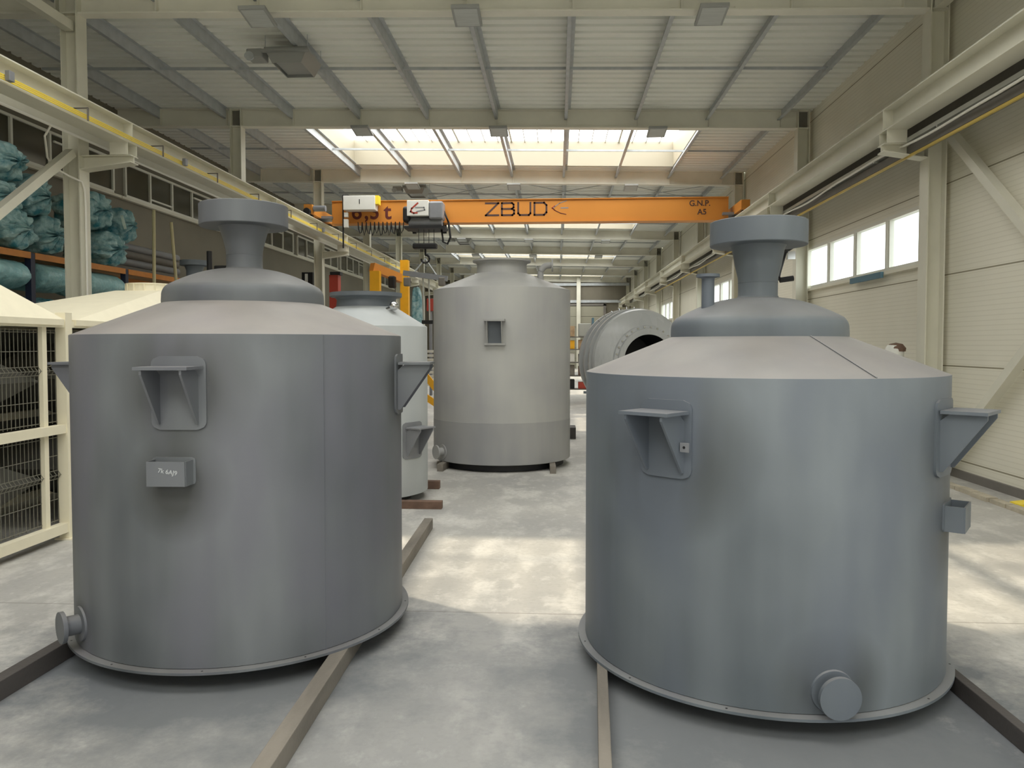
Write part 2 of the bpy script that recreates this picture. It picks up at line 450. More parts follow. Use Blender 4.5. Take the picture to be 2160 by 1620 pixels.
# roof beams with web stiffeners where the purlins land
PX = [-9.12+1.555*i for i in range(10)]
def hbeam_y(m, x, y0, y1, zb, zt, fw, tf=.018, tw=.012):      # I section along Y
    m.box(x-fw/2, x+fw/2, y0, y1, zb, zb+tf); m.box(x-fw/2, x+fw/2, y0, y1, zt-tf, zt); m.box(x-tw/2, x+tw/2, y0, y1, zb+tf, zt-tf); return m
for k in KS:
    y = Y0+k*BAY; m = MB(); xa, xb = WL+.03, WR-.06
    for (h0, h1, w) in ((0, .02, .2), (BEAM_H-.02, BEAM_H, .2), (.02, BEAM_H-.02, .012)):
        zA, zB = zd(xa)-BEAM_H, zd(xb)-BEAM_H
        m.hexa([(xa, y-w/2, zA+h0), (xb, y-w/2, zB+h0), (xb, y+w/2, zB+h0), (xa, y+w/2, zA+h0), (xa, y-w/2, zA+h1), (xb, y-w/2, zB+h1), (xb, y+w/2, zB+h1), (xa, y+w/2, zA+h1)])
    for x in PX:
        for sgn in (-1, 1):
            m.box(x-.006, x+.006, min(y+sgn*.006, y+sgn*.09), max(y+sgn*.006, y+sgn*.09), zd(x)-BEAM_H+.02, zd(x)-.02)
    struct(m.build('roof_beam', M_BEAM))

# purlins (Z section) bay by bay
def purlin_mesh():
    m = MB(); L0, L1 = -BAY/2+.02, BAY/2-.02; h, f, t = .205, .07, .004
    m.box(-t/2, t/2, L0, L1, -h, 0); m.box(0, f, L0, L1, -t, 0); m.box(-f, 0, L0, L1, -h, -h+t)
    m.box(-f, -f+t, L0, L1, -h, -h+.02); return m
first = None
for k in range(-1, 8):
    for x in PX:
        if first is None: o = first = struct(purlin_mesh().build('purlin', M_PURLIN))
        else: o = first.copy(); COL.objects.link(o)
        o.location = (x, Y0+k*BAY+BAY/2, zd(x)-.002)
# mid-bay tie struts
first = None
for k in range(-1, 8):
    if first is None:
        m = MB(); xa, xb = -9.9, 4.95
        m.bar((xa, 0, .02*(-xa)), (xb, 0, -.02*xb), .035, .05)
        o = first = struct(m.build('tie_strut', M_PURLIN))
    else: o = first.copy(); COL.objects.link(o)
    o.location = (0, Y0+k*BAY+BAY/2, 7.07-.13)
# rod cross-bracing in the third bay
for (xa, xb) in ((-4.44, -1.33), (-1.33, 1.78), (1.78, 4.9)):
    for fl in (0, 1):
        ya, yb = Y0+2*BAY+.15, Y0+2*BAY+BAY/2
        if fl: ya, yb = yb, ya
        struct(MB().tube([(xa, ya, zd(xa)-.3), (xb, yb, zd(xb)-.3)], .012, 6).build('bracing_rod', M_PURLIN))

# columns: H sections, web across the hall
def column_mesh(h):
    m = MB(); w, d, tf, tw = .25, .26, .018, .012
    m.box(-d/2, -d/2+tf, -w/2, w/2, 0, h); m.box(d/2-tf, d/2, -w/2, w/2, 0, h); m.box(-d/2+tf, d/2-tf, -tw/2, tw/2, 0, h)
    m.box(-d/2-.05, d/2+.05, -w/2-.05, w/2+.05, 0, .025)
    return m
for X in (XL, XR):
    fst = None
    for k in KS:
        if fst is None: o = fst = struct(column_mesh(zd(X)-.0).build('steel_column', M_STEEL))
        else: o = fst.copy(); COL.objects.link(o)
        o.location = (X, Y0+k*BAY, 0)
# corbels carrying the crane runways
RZB, RZT = 4.88, 5.20
RXL, RXR = -6.59, 4.79
for X, s, RX in ((XL, 1, RXL), (XR, -1, RXR)):
    fst = None
    for k in KS:
        if fst is None:
            m = MB(); xa = X+s*.13; xe = RX+s*.17; zt = RZB-.18
            def hx(x0, x1, y0, y1, z0, z1): m.box(min(x0, x1), max(x0, x1), y0, y1, z0, z1)
            m.prism([(xa, -.006, zt-.2), (xe, -.006, zt-.10), (xe, -.006, zt-.015), (xa, -.006, zt-.015)], (0, .012, 0))
            hx(xa, xe, -.11, .11, zt-.015, zt)
            m.hexa([(xa, -.11, zt-.215), (xe, -.11, zt-.115), (xe, .11, zt-.115), (xa, .11, zt-.215), (xa, -.11, zt-.2), (xe, -.11, zt-.10), (xe, .11, zt-.10), (xa, .11, zt-.2)])
            hx(RX-.14, RX+.14, -.13, -.118, zt, RZB); hx(RX-.14, RX+.14, .118, .13, zt, RZB); hx(RX-.006, RX+.006, -.118, .118, zt, RZB)
            o = fst = struct(m.build('corbel_beam', M_STEEL))
        else: o = fst.copy(); COL.objects.link(o)
        o.location = (0, Y0+k*BAY, 0)
# runway beams, each with rail and stiffeners
def runway(RX, label):
    r = thing('crane_runway', label, 'crane runway', (RX, Y0, RZB))
    m = MB(); hbeam_y(m, 0, YREAR-Y0+.3, YFAR-Y0-.3, 0, RZT-RZB, .30)
    m.build('girder', M_STEEL, r)
    m = MB(); m.box(-.03, .03, YREAR-Y0+.3, YFAR-Y0-.3, RZT-RZB, RZT-RZB+.045); m.build('rail', M_PURLIN, r)
    for k in KS[2:]:
        m = MB()
        for s in (-1, 1): m.box(min(s*.007, s*.148), max(s*.007, s*.148), k*BAY-.008, k*BAY+.008, .018, RZT-RZB-.018)
        m.build('stiffener', M_STEEL, r)
runway(RXL, 'cream crane runway girder along the left column row, yellow conductors on its side')
runway(RXR, 'cream crane runway girder along the right wall above the windows')
# longitudinal struts behind the runways
for X, za, zb, mm in ((-7.05, 4.90, 5.14, M_STEEL), (5.18, 4.80, 5.14, M_PLINTH)):  # right one gets a darker colour to stand for its shade
    struct(MB().box(X-.04, X+.04, YREAR, YFAR-.3, za, zb).build('side_strut_beam', mm))
# eaves struts of the braced bay next to the camera
struct(MB().bar((XL, Y0-BAY+.1, 6.62), (XL, Y0-.1, 6.62), .14, .14).build('eaves_strut_beam', M_STEEL))
struct(MB().bar((XR-.02, Y0-BAY+.1, 6.62), (XR-.02, Y0-.14, 6.62), .14, .14).build('eaves_strut_beam', M_STEEL))
# wall bracing of that bay
def brace(X, pairs, labels):
    for (p, q), lab in zip(pairs, labels):
        o = MB().bar((X, p[0], p[1]), (X, q[0], q[1]), .12, .12, (1, 0, 0)).build('diagonal_brace', M_STEEL)
        tag(o, lab, 'brace', 'bracing tubes of the nearest bay')
brace(-7.30, (((11.25, 4.72), (5.6, .5)),), ('cream square tube brace sloping down left from the nearest left column',))
brace(5.42, (((11.2, 4.85), (8.5, 2.52)), ((11.2, .1), (8.5, 2.38))), ('cream tube brace falling from the runway across the right wall', 'cream tube brace rising right from the right wall foot'))

# walls
def wall_with_holes_x(name, X, t, holes, m, y0, y1, z1):
    """wall panel in the YZ plane with window openings (ya,yb,za,zb)"""
    w = MB(); ys = y0
    for (ya, yb, za, zb) in sorted(holes):
        w.box(X, X+t, ys, ya, 0, z1); w.box(X, X+t, ya, yb, 0, za); w.box(X, X+t, ya, yb, zb, z1); ys = yb
    w.box(X, X+t, ys, y1, 0, z1)
    return struct(w.build(name, m))
RWIN = [(Y0+k*BAY+.55, Y0+k*BAY+6.25, 3.07, 3.98) for k in (-2, 0, 2, 4, 6)]
FILL_OPENING = (YREAR+.9, YREAR+5.3, 0.0, 4.6)      # unseen opening added in the right wall to let in light from behind
wall_with_holes_x('wall_right', WR, .12, [FILL_OPENING]+RWIN, M_RWALL, YREAR, YFAR, 7.2)
wall_with_holes_x('wall_left', WL-.15, .15, [], M_LWALL, YREAR, YFAR, 7.5)
struct(MB().box(WL, WR, YFAR, YFAR+.15, 0, 7.5).build('wall_far', M_LWALL))
# rear wall with an unseen gate opening, added to let light in behind the camera
rw = MB(); rw.box(WL, -.5, YREAR-.15, YREAR, 0, 7.5); rw.box(3.6, WR, YREAR-.15, YREAR, 0, 7.5); rw.box(-.5, 3.6, YREAR-.15, YREAR, 4.2, 7.5)
struct(rw.build('wall_rear', M_RWALL))
# plinth and edging
struct(MB().box(WR-.04, WR, YREAR+5.4, YFAR, 0, .11).build('baseboard_right', M_PLINTH))
m = MB(); y = 6.2; rnd = random.Random(3)
while y < 16:
    l = rnd.uniform(.32, .5); m.box(5.02+rnd.uniform(-.015, .015), 5.14, y, y+l-.03, 0, .035+rnd.uniform(0, .02)); y += l
struct(m.build('trim_1', M_STONE))
# flashing strip beside each right column
for k in (-1, 0, 1, 2):
    struct(MB().box(WR-.025, WR, Y0+k*BAY+.16, Y0+k*BAY+.30, .11, 4.8).build('trim_%d' % (k+3), M_STEEL))
# right windows
for i, (ya, yb, za, zb) in enumerate(RWIN):
    r = bpy.data.objects.new('window_%d' % (i+1), None); COL.objects.link(r); r['kind'] = 'structure'; r.location = (WR, (ya+yb)/2, za)
    L = (yb-ya)/2; H = zb-za; m = MB()
    m.box(-.02, .1, -L, L, 0, .06); m.box(-.02, .1, -L, L, H-.06, H)
    for j in range(5):
        y = -L+.03+(2*L-.06)*j/4; m.box(-.02, .1, y-.035, y+.035, .06, H-.06)
    for j in range(4):
        yc0 = -L+.03+(2*L-.06)*j/4; yc1 = yc0+(2*L-.06)/4
        for yy in (yc0+.06, yc1-.06): m.box(.0, .06, yy-.025, yy+.025, .06, H-.06)
    m.build('window_frame', M_FRAME, r)
    MB().box(-.07, .0, -L-.05, L+.05, -.05, 0).build('window_sill', M_RWALL, r)
    for j in range(4):
        y0_ = -L+.03+(2*L-.06)*j/4
        mm = MB(); mm.face(mm.pts([(.03, y0_, .05), (.03, y0_+(2*L-.06)/4, .05), (.03, y0_+(2*L-.06)/4, H-.05), (.03, y0_, H-.05)])); mm.build('pane', M_GLASS, r)
# left window band
LZ0, LZ1 = 5.30, 6.12
for i, k in enumerate(range(-1, 6)):
    r = bpy.data.objects.new('window_%d' % (i+6), None); COL.objects.link(r); r['kind'] = 'structure'
    ya, yb = Y0+k*BAY+.25, Y0+(k+1)*BAY-.25
    r.location = (WL, (ya+yb)/2, LZ0); L = (yb-ya)/2; H = LZ1-LZ0; m = MB()
    m.box(0, .06, -L, L, 0, .07); m.box(0, .06, -L, L, H-.05, H)
    for j in range(6):
        y = -L+(2*L)*j/5; m.box(0, .06, y-.03, y+.03, .07, H-.05)
    m.box(.0, .05, -L+.42*L, -L+.8*L, .14, .18); m.box(0, .05, -L+1.25*L, -L+1.58*L, H-.2, H-.16)
    m.build('window_frame', M_FRAME, r)
    MB().box(0, .1, -L-.24, L+.24, -.06, 0).build('window_sill', M_STEEL, r)
    mm = MB(); mm.box(0, .012, -L, L, .05, H-.03); mm.build('pane', M_DARKGLASS, r)
# far wall: girts, posts and a sectional door
m = MB()
for z in (5.05, 6.35): m.box(WL+.1, WR-.1, YFAR-.16, YFAR, z, z+.2)
struct(m.build('trim_11', M_PURLIN))
for x in (-3.5, 1.6):
    struct(MB().box(x-.15, x+.15, YFAR-.3, YFAR-.17, 0, 7).build('steel_column', M_STEEL))
d = bpy.data.objects.new('door_1', None); COL.objects.link(d); d['kind'] = 'structure'; d.location = (1.1, YFAR, 0)
M_DOOR = mat('door_panel_paint', srgb(150, 148, 132), .5)
m = MB()
for j in range(6): m.box(-2.4, 2.4, -.1, -.04, j*.8+.01, j*.8+.79)
m.build('door_panel', M_DOOR, d)
m = MB(); m.box(-2.6, -2.4, -.14, 0, 0, 4.95); m.box(2.4, 2.6, -.14, 0, 0, 4.95); m.box(-2.6, 2.6, -.14, 0, 4.82, 4.98); m.build('door_frame', M_PLINTH, d)

# ------------------------------------------------------------------ vessels
def on_cyl(R, ang, p=0.0, lat=0.0):
    a = math.radians(ang); n = Vector((math.sin(a), -math.cos(a), 0)); t = Vector((math.cos(a), math.sin(a), 0))
    return n*(R+p)+t*lat, n, t
def curved_pad(R, ang, w, z0, z1, rc, th):
    """rounded rectangular doubler plate rolled to the shell"""
    m = MB(); rows = []; nz = 28
    for i in range(nz+1):
        z = z0+(z1-z0)*i/nz; e = min(z-z0, z1-z)
        inset = rc-math.sqrt(max(0, rc*rc-(rc-e)**2)) if e < rc else 0
        rows.append((z, w/2-inset))
    def pt(i, u, r):
        z, hw = rows[i]; a = math.radians(ang)+(u*hw)/R
        return Vector((math.sin(a)*r, -math.cos(a)*r, z))
    nu = 12; O = [[m.bm.verts.new(pt(i, -1+2*j/nu, R+th)) for j in range(nu+1)] for i in range(nz+1)]
    I = [[m.bm.verts.new(pt(i, -1+2*j/nu, R-.004)) for j in range(nu+1)] for i in range(nz+1)]
    for i in range(nz):
        for j in range(nu):
            m.face([O[i][j], O[i][j+1], O[i+1][j+1], O[i+1][j]])
        m.face([O[i][0], O[i+1][0], I[i+1][0], I[i][0]]); m.face([O[i+1][nu], O[i][nu], I[i][nu], I[i+1][nu]])
    for j in range(nu):
        m.face([O[0][j+1], O[0][j], I[0][j], I[0][j+1]]); m.face([O[nz][j], O[nz][j+1], I[nz][j+1], I[nz][j]])
    return m
def bracket(root, M, R, ang, zt, ph=.385, pw=.285, gap=.20, proj=.20, gh=.30, tab=False):
    """support bracket: rolled pad, two gussets, cover plate"""
    b = curved_pad(R, ang, pw, zt-ph+.055, zt+.055, .045, .012).build('support_bracket', M, root, True)
    c, n, t = on_cyl(R, ang)
    for s in (-1, 1):
        g = MB(); o = t*(s*gap/2-.006); z = Vector((0, 0, 1)); sag = R-math.sqrt(R*R-(gap/2)**2)
        base = n*(R+.008-sag)+o
        poly = [base+z*(zt-.05), base+n*.045+z*(zt-.012), base+n*(proj+sag)+z*(zt-.012), base+n*(proj+sag)+z*(zt-.035), base+n*.02+z*(zt-gh), base+z*(zt-gh)]
        g.prism(poly, t*.012); g.build('gusset', M, b)
    p = MB(); z0 = zt-.012
    poly = [n*(R+.012)-t*(gap/2+.035), n*(R+proj+.015)-t*(gap/2+.035), n*(R+proj+.015)+t*(gap/2+.035), n*(R+.012)+t*(gap/2+.035)]
    p.prism([q+Vector((0, 0, z0)) for q in poly], (0, 0, .016)); p.build('cover_plate', M, b)
    if tab:
        z = Vector((0, 0, 1)); base = n*(R+.045)+t*(gap/2+.012)
        q = MB(); q.prism([base+z*(zt-.19), base+t*.045+z*(zt-.19), base+t*.045+z*(zt-.145), base+z*(zt-.145)], n*.01); lug = q.build('earthing_lug', M_GREY, b)
        c0 = base+t*.0225+z*(zt-.1675)+n*.0095; MB().cyl(c0, c0+n*.002, .007, 12).build('hole', M_BLACK, lug)
    return b
def plate_box(root, M, R, ang, z0, z1, w=.2, dep=.085, writing=None):
    """name plate carrier: bent channel standing off a small pad"""
    b = curved_pad(R, ang, w+.03, z0-.005, z1+.012, .02, .008).build('name_plate_holder', M, root, True)
    c, n, t = on_cyl(R, ang); z = Vector((0, 0, 1)); m = MB()
    f = n*(R+dep)
    m.prism([f-t*w/2+z*z0, f+t*w/2+z*z0, f+t*w/2+z*z1, f-t*w/2+z*z1], n*.008)
    for s in (-1, 1):
        e = n*(R-.01)+t*(s*w/2-.004)
        m.prism([e+z*z0, e+n*(dep+.01)+z*z0, e+n*(dep+.01)+z*z1, e+z*z1], t*.008)
    m.build('channel', M, b)
    if writing:
        rot = Matrix((( t.x, 0, n.x, 0), (t.y, 0, n.y, 0), (0, 1, 0, 0), (0, 0, 0, 1)))
        pos = Matrix.Translation(f+n*.0095+z*((z0+z1)/2+.012)+t*.012)
        text('chalk_writing', writing, .032, M_CHALK, b, pos @ rot @ Matrix.Rotation(math.radians(-9), 4, 'Z'), .0006)
    return b
def nozzle(root, M, R, ang, zc, r, length, rf, pad=True, tilt=0.0):
    c, n, t = on_cyl(R, ang)
    a = math.radians(ang+tilt); ax = Vector((math.sin(a), -math.cos(a), 0)); o = n*(R-.03)+Vector((0, 0, zc))
    nz = MB().cyl(o, o+ax*(length+.03), r, 40).build('drain_nozzle', M, root, True)
    e = o+ax*(length+.03)
    MB().cyl(e, e+ax*.022, rf, 48).build('blind_flange', M, nz, True)
    if pad:
        m = MB(); N = 48; A = []; B = []; Ai = []
        for i in range(N):
            th = 2*math.pi*i/N
            for rr, lst in ((r*1.75, A), (r*.8, Ai)):
                u = rr*math.cos(th); v = rr*math.sin(th); aa = math.radians(ang)+u/R
                lst.append(m.bm.verts.new((math.sin(aa)*(R+.011), -math.cos(aa)*(R+.011), zc+v)))
            u = r*1.82*math.cos(th); v = r*1.82*math.sin(th); aa = math.radians(ang)+u/R
            B.append(m.bm.verts.new((math.sin(aa)*(R-.003), -math.cos(aa)*(R-.003), zc+v)))
        for i in range(N):
            j = (i+1) % N; m.face([A[i], A[j], B[j], B[i]]); m.face([A[i], Ai[i], Ai[j], A[j]])
        m.build('reinforcing_pad', M, nz, True)
    return nz

HEADZ = dict(dome=.205, neck=.44)
def front_vessel(name, label, loc, zb, zs, M, MF, flb):
    """zb underside of base, zs shoulder height above floor"""
    r = thing(name, label, 'storage tank', (loc[0], loc[1], zb))
    s = zs-zb; R = 1.0
    m = MB(); m.lathe([(0, .012), (R-.01, .012), (R, .02), (R, s-.004), (R-.002, s), (.497, s+.203), (.48, s+.20)], 128)
    m.build('shell', M, r, True); M = MF
    m = MB(); m.lathe([(R-.02, 0), (1.042, 0), (1.042, .014), (R-.001, .016), (R-.02, .016)], 128, None, True)
    m.build('base_flange', M, r, True)
    m = MB()
    for i in range(12):
        a = 2*math.pi*(i+.3)/12; m.cyl((1.021*math.cos(a), 1.021*math.sin(a), .013), (1.021*math.cos(a), 1.021*math.sin(a), .0155), .006, 8)
    m.build('bolt_hole', M_BLACK, r)['kind'] = 'stuff'
    m = MB(); prof = [(.497, s+.196), (.499, s+.215), (.497, s+.25)]
    for i in range(1, 8):
        t = i/8*math.pi/2*.62; prof.append((.497-.085*(1-math.cos(t)), s+.25+.085*math.sin(t)))
    r0, z0 = prof[-1]
    for i in range(1, 10):
        u = i/10; rr = r0*(1-u)+.11*u; prof.append((rr, s+.43-(s+.43-z0)*((rr-.11)/(r0-.11))**1.75))
    prof += [(.11, s+.434)]
    m.lathe(prof, 128); m.build('dome_head', M, r, True)
    h = s+.43; f = s+flb
    m = MB(); m.lathe([(.124, h-.002), (.117, h+.006), (.112, h+.014), (.112, h+.088), (.1135, h+.0885), (.1135, h+.091), (.112, h+.0915), (.114, h+.12), (.121, h+.15), (.131, h+.19), (.146, f-.028), (.158, f)], 64)
    m.build('flared_neck', M, r, True)
    m = MB(); m.lathe([(.0, f), (.272, f), (.275, f+.004), (.275, f+.134), (.271, f+.138), (.12, f+.138), (.12, f+.02), (0, f+.02)], 96)
    m.build('top_flange', M, r, True)
    # weld seams on shell and cone
    m = MB()
    return r, s

T1P = (-2.0265, 4.8973); T2P = (1.1724, 4.6061)
def pz(R, ang, z, rr): c, n, t = on_cyl(R, ang); return (c.x, c.y, z, rr)
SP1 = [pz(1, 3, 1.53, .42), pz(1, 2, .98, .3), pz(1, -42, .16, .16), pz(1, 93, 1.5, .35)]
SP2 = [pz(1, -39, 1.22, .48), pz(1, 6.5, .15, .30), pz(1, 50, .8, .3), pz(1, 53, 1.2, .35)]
C1 = (srgb(81, 85, 88), srgb(111, 115, 118), srgb(101, 102, 110)); C2 = (srgb(88, 95, 100), srgb(116, 123, 128), srgb(98, 105, 115))
M_T1 = tank_paint('blue_grey_primer', C1[0], C1[1], SP1, .5, up_tint=.62, patch=C1[2])
M_T2 = tank_paint('slate_blue_primer', C2[0], C2[1], SP2, .5, up_tint=.62, patch=C2[2])
M_T1F = tank_paint('blue_grey_primer_fittings', C1[0], C1[1], [], .5, up_tint=.22, patch=C1[2])
M_T2F = tank_paint('slate_blue_primer_fittings', C2[0], C2[1], [], .5, up_tint=.3, patch=C2[2])
t1, s1 = front_vessel('conical_roof_tank', 'dark grey tank with flanged neck at left front, chalk-marked plate holder on its side', T1P, .105, 1.897, M_T1, M_T1F, .70)
for a in (3, 93, -87, 183): bracket(t1, M_T1F, 1.0, a, 1.725-.105)
plate_box(t1, M_T1F, 1.0, 1.2, 1.112-.105, 1.24-.105, writing='7k 6AJ9')
nozzle(t1, M_T1F, 1.0, -42, .26-.105, .055, .085, .088)
m = MB(); c, n, t = on_cyl(1.0, 46.7)
m.prism([n*.998-t*.004+Vector((0, 0, .016)), n*1.0018-t*.003+Vector((0, 0, .016)), n*1.0018+t*.003+Vector((0, 0, .016)), n*.998+t*.004+Vector((0, 0, .016))], (0, 0, s1-.02))
m.build('weld_seam', M_T1, t1)
t2, s2 = front_vessel('conical_roof_tank', 'blue grey tank with flanged neck and small dome nozzle at right front', T2P, .095, 1.682, M_T2, M_T2F, .735)
bracket(t2, M_T2F, 1.0, -39.5, 1.515-.095, tab=True)
for a in (50, 140, 230-2): bracket(t2, M_T2F, 1.0, a, 1.515-.095)
plate_box(t2, M_T2F, 1.0, 56, .90-.095, 1.03-.095)
nozzle(t2, M_T2F, 1.0, 6.5, .222-.095, .058, .06, .098)
# seam on the cone of the right tank, small nozzle on its dome
m = MB(); a = math.radians(18); d = Vector((math.sin(a), -math.cos(a), 0)); tt = Vector((math.cos(a), math.sin(a), 0))
p0 = d*.50+Vector((0, 0, s2+.2035)); p1 = d*.995+Vector((0, 0, s2+.004))
m.prism([p0-tt*.004, p0+tt*.004, p1+tt*.004, p1-tt*.004], (0, 0, .003)); m.build('weld_seam', M_T2, t2)
v = MB(); a = math.radians(-70); q = Vector((math.sin(a), -math.cos(a), 0))*.33
v.lathe([(.036, s2+.32), (.036, s2+.535), (.040, s2+.54), (.066, s2+.545), (.066, s2+.562), (.03, s2+.562), (.03, s2+.5)], 40, Matrix.Translation(q))
v.build('vent_nozzle', M_T2F, t2, True)

# tall tank in the middle
def simple_tank(name, label, loc, zb, zs, R, M, rn, zn0, zn1, rf, zf, skirt=None, MN=None):
    r = thing(name, label, 'storage tank', (loc[0], loc[1], zb)); s = zs-zb
    m = MB(); m.lathe([(0, .0), (R, .0), (R, s-.004), (R-.002, s), (rn, zn0-zb)], 112); m.build('shell', M, r, True)
    m = MB(); zt = zf-zb
    m.lathe([(rn+.004, zn0-zb-.004), (rn, zn0-zb+.01), (rn-.008, zn1-zb-.03), (rn+.02, zn1-zb), (rf-.008, zn1-zb+.004), (rf, zn1-zb+.012), (rf, zt), (rn-.02, zt), (rn-.02, zt-.2)], 96); m.build('neck_flange', MN or M, r, True)
    if skirt:
        m = MB(); m.lathe([(R-.002, skirt-zb-.006), (R+.004, skirt-zb), (R-.002, skirt-zb+.006)], 112); m.build('girth_weld', M, r, True)
    return r
T3P = (-.8656, 11.9587); T4P = (-2.29, 9.1168)
t3 = simple_tank('tall_tank', 'tall pale grey tank with wide neck standing in the middle of the hall', T3P, .11, 2.672, 1.06, M_TANK3, .392, 2.938, 3.105, .452, 3.14, .715)
MB().lathe([(.96, -.10), (.96, .0)], 96).build('gap_shade_ring', M_BLACK, t3)  # black ring stands for the dark shade in the gap under the tank
MB().lathe([(1.0585, .002), (1.0625, .006), (1.0625, .60), (1.0585, .604)], 112).build('lower_course', M_TANK3B, t3, True)
b = curved_pad(1.06, -1.2, .31, 1.825-.11, 2.195-.11, .01, .012).build('support_bracket', M_TANK3, t3, True)
m = MB(); c, n, t = on_cyl(1.06, -1.2); z = Vector((0, 0, 1))
for s in (-1, 1):
    o = n*1.055+t*(s*.105-.008); MB().prism([o+z*(1.86-.11), o+n*.05+z*(1.86-.11), o+n*.16+z*(2.17-.11), o+z*(2.17-.11)], t*.016).build('gusset', M_TANK3, b)
MB().prism([n*1.06-t*.15+z*2.06, n*1.24-t*.15+z*2.06, n*1.24+t*.15+z*2.06, n*1.06+t*.15+z*2.06], (0, 0, .03)).build('cover_plate', M_TANK3, b)
MB().prism([n*1.06-t*.15+z*1.725, n*1.1-t*.15+z*1.725, n*1.1+t*.15+z*1.725, n*1.06+t*.15+z*1.725], (0, 0, .025)).build('bottom_plate', M_TANK3, b)
MB().grid(lambda u, v: n*1.074+t*(-.095+.19*u)+z*(1.75+.31*v), 2, 2).build('pad_face', M_DARKP, b)
nozzle(t3, M_TANK3, 1.06, -52, .14, .062, .1, .105)
e = MB(); px = .60; ez = 2.85-.11
path = [(px, -.05, ez-.15), (px, -.05, ez+.08)]
for i in range(1, 9):
    a = math.pi/2*i/8; path.append((px+.13*(1-math.cos(a)), -.05, ez+.08+.13*math.sin(a)))
path.append((px+.17, -.05, ez+.21))
eb = e.tube(path, .048, 20).build('elbow_pipe', M_TANK3, t3, True)
MB().cyl((px+.17, -.05, ez+.21), (px+.195, -.05, ez+.21), .10, 32).build('pipe_flange', M_TANK3, eb, True)
t4 = simple_tank('squat_tank', 'pale grey tank with dark wide neck behind the left front tank', T4P, .10, 2.055, .726, M_TANK4, .35, 2.29, 2.40, .425, 2.455, MN=M_DARKP)
MB().lathe([(.53, -.095), (.53, .0)], 80).build('gap_shade_ring', M_BLACK, t4)  # gap shade under the squat tank, put in as a black ring
bracket(t4, M_GREY, .726, 60, .895-.10, pw=.33, gap=.22, proj=.2, gh=.33, ph=.42)
nk = MB().cyl((.30, -.24, 2.19+.05-.1), (.42, -.30, 2.19+.09-.1), .03, 16).build('ball_valve', M_CHROME, t4, True)
m = MB(); bmesh.ops.create_uvsphere(m.bm, u_segments=20, v_segments=12, radius=.055, matrix=Matrix.Translation((.40, -.29, 2.19+.10-.1))); m.build('valve_body', M_CHROME, nk, True)
# small vessel whose flanged neck shows behind the left tank
t6 = thing('slim_tank', 'small grey tank behind the left front tank, only its flanged neck showing', 'storage tank', (-6.58, 13.65, 0))
MB().lathe([(0, 0), (.5, 0), (.5, 2.55), (.15, 2.8), (.14, 3.18), (.17, 3.26), (.25, 3.27), (.25, 3.36), (0, 3.36)], 48).build('shell', M_T2, t6, True)

# horizontal drum vessel behind the right tank
a5 = math.radians(19)
t5 = thing('drum_vessel', 'light grey horizontal drum with round black opening behind the right tank', 'drum vessel', (1.48, 14.0, 0), a5)
AX = Matrix.Translation((0, 0, 1.55)) @ Matrix.Rotation(math.pi/2, 4, 'X')      # lathe z -> -Y (towards the hall front)
R = .93
MB().lathe([(.0, -.62), (R-.05, -.62), (R-.05, 0.0), (R-.02, .0)], 96, AX).build('drum', M_DRUM, t5, True)
MB().lathe([(R-.03, .0), (R, .03), (R-.02, .09), (R-.12, .17), (R-.3, .25), (.62, .30), (.57, .32), (.57, .38), (.47, .38), (.47, .1)], 96, AX).build('front_head', M_DRUM, t5, True)
for zz in (-.60, -.36, -.12):
    MB().lathe([(R-.06, zz), (R+.02, zz), (R+.02, zz+.05), (R-.06, zz+.05)], 96, AX, True).build('rim_ring', M_DRUM, t5, True)
MB().lathe([(.465, .37), (.465, -.5), (0, -.5)], 64, AX).build('lining', M_BLACK, t5, True)
for i in range(30):
    a = 2*math.pi*i/30; c = AX @ Vector((.60*math.cos(a), .60*math.sin(a), .305)); d = AX.to_3x3() @ Vector((0, 0, 1))
    MB().cyl(c, c+d*.03, .016, 8).build('bolt', M_CHROME, t5)
for i in range(9):
    a = math.radians(60+i*9); c = AX @ Vector(((R+.0)*math.cos(a), (R+.0)*math.sin(a), -.36)); MB().cyl(c, c+Vector((math.cos(a), 0, math.sin(a)))*.06, .012, 8).build('stud', M_CHROME, t5)
m = MB()
for y0_ in (.0, .5):
    m.prism([(-.6, y0_, 0), (.6, y0_, 0), (.75, y0_, .95), (.45, y0_, .75), (0, y0_, .66), (-.45, y0_, .75), (-.75, y0_, .95)], (0, .06, 0))
m.build('cradle', M_GREY, t5)

# ------------------------------------------------------------------ bars and timbers on the floor
def floor_bar(label, p, q, w, h, m, name='steel_bar', cat='bar', group=None):
    p = Vector(p); q = Vector(q); L = (q-p).length; a = math.atan2(-(q.x-p.x), q.y-p.y)
    o = MB().box(-w/2, w/2, 0, L, 0, h).build(name, m, None, bevel=.004); o.location = (p.x, p.y, 0); o.rotation_euler = (0, 0, a)
    return tag(o, label, cat, group)
floor_bar('long grey timber under the right side of the left front tank', (-1.205, 2.35), (-1.285, 7.58), .085, .105, M_BAR, 'support_timber', 'timber')
floor_bar('dark bar under the left side of the left front tank', (-2.93, 2.6), (-2.86, 5.9), .08, .105, M_BARDARK, 'support_bar', 'bar')
floor_bar('grey timber under the left side of the right front tank', (.165, 2.3), (.31, 5.6), .055, .095, M_BAR, 'support_timber', 'timber')
floor_bar('dark bar under the right side of the right front tank', (2.14, 2.5), (2.10, 5.5), .055, .095, M_BARDARK, 'support_bar', 'bar')
floor_bar('brown plank lying under the squat pale tank, across the hall', (-3.2, 8.52), (-1.29, 8.52), .1, .085, M_PLANK, 'plank', 'plank')
floor_bar('brown plank under the far side of the squat pale tank', (-3.2, 9.71), (-1.5, 9.71), .1, .1, M_PLANK, 'plank', 'plank')
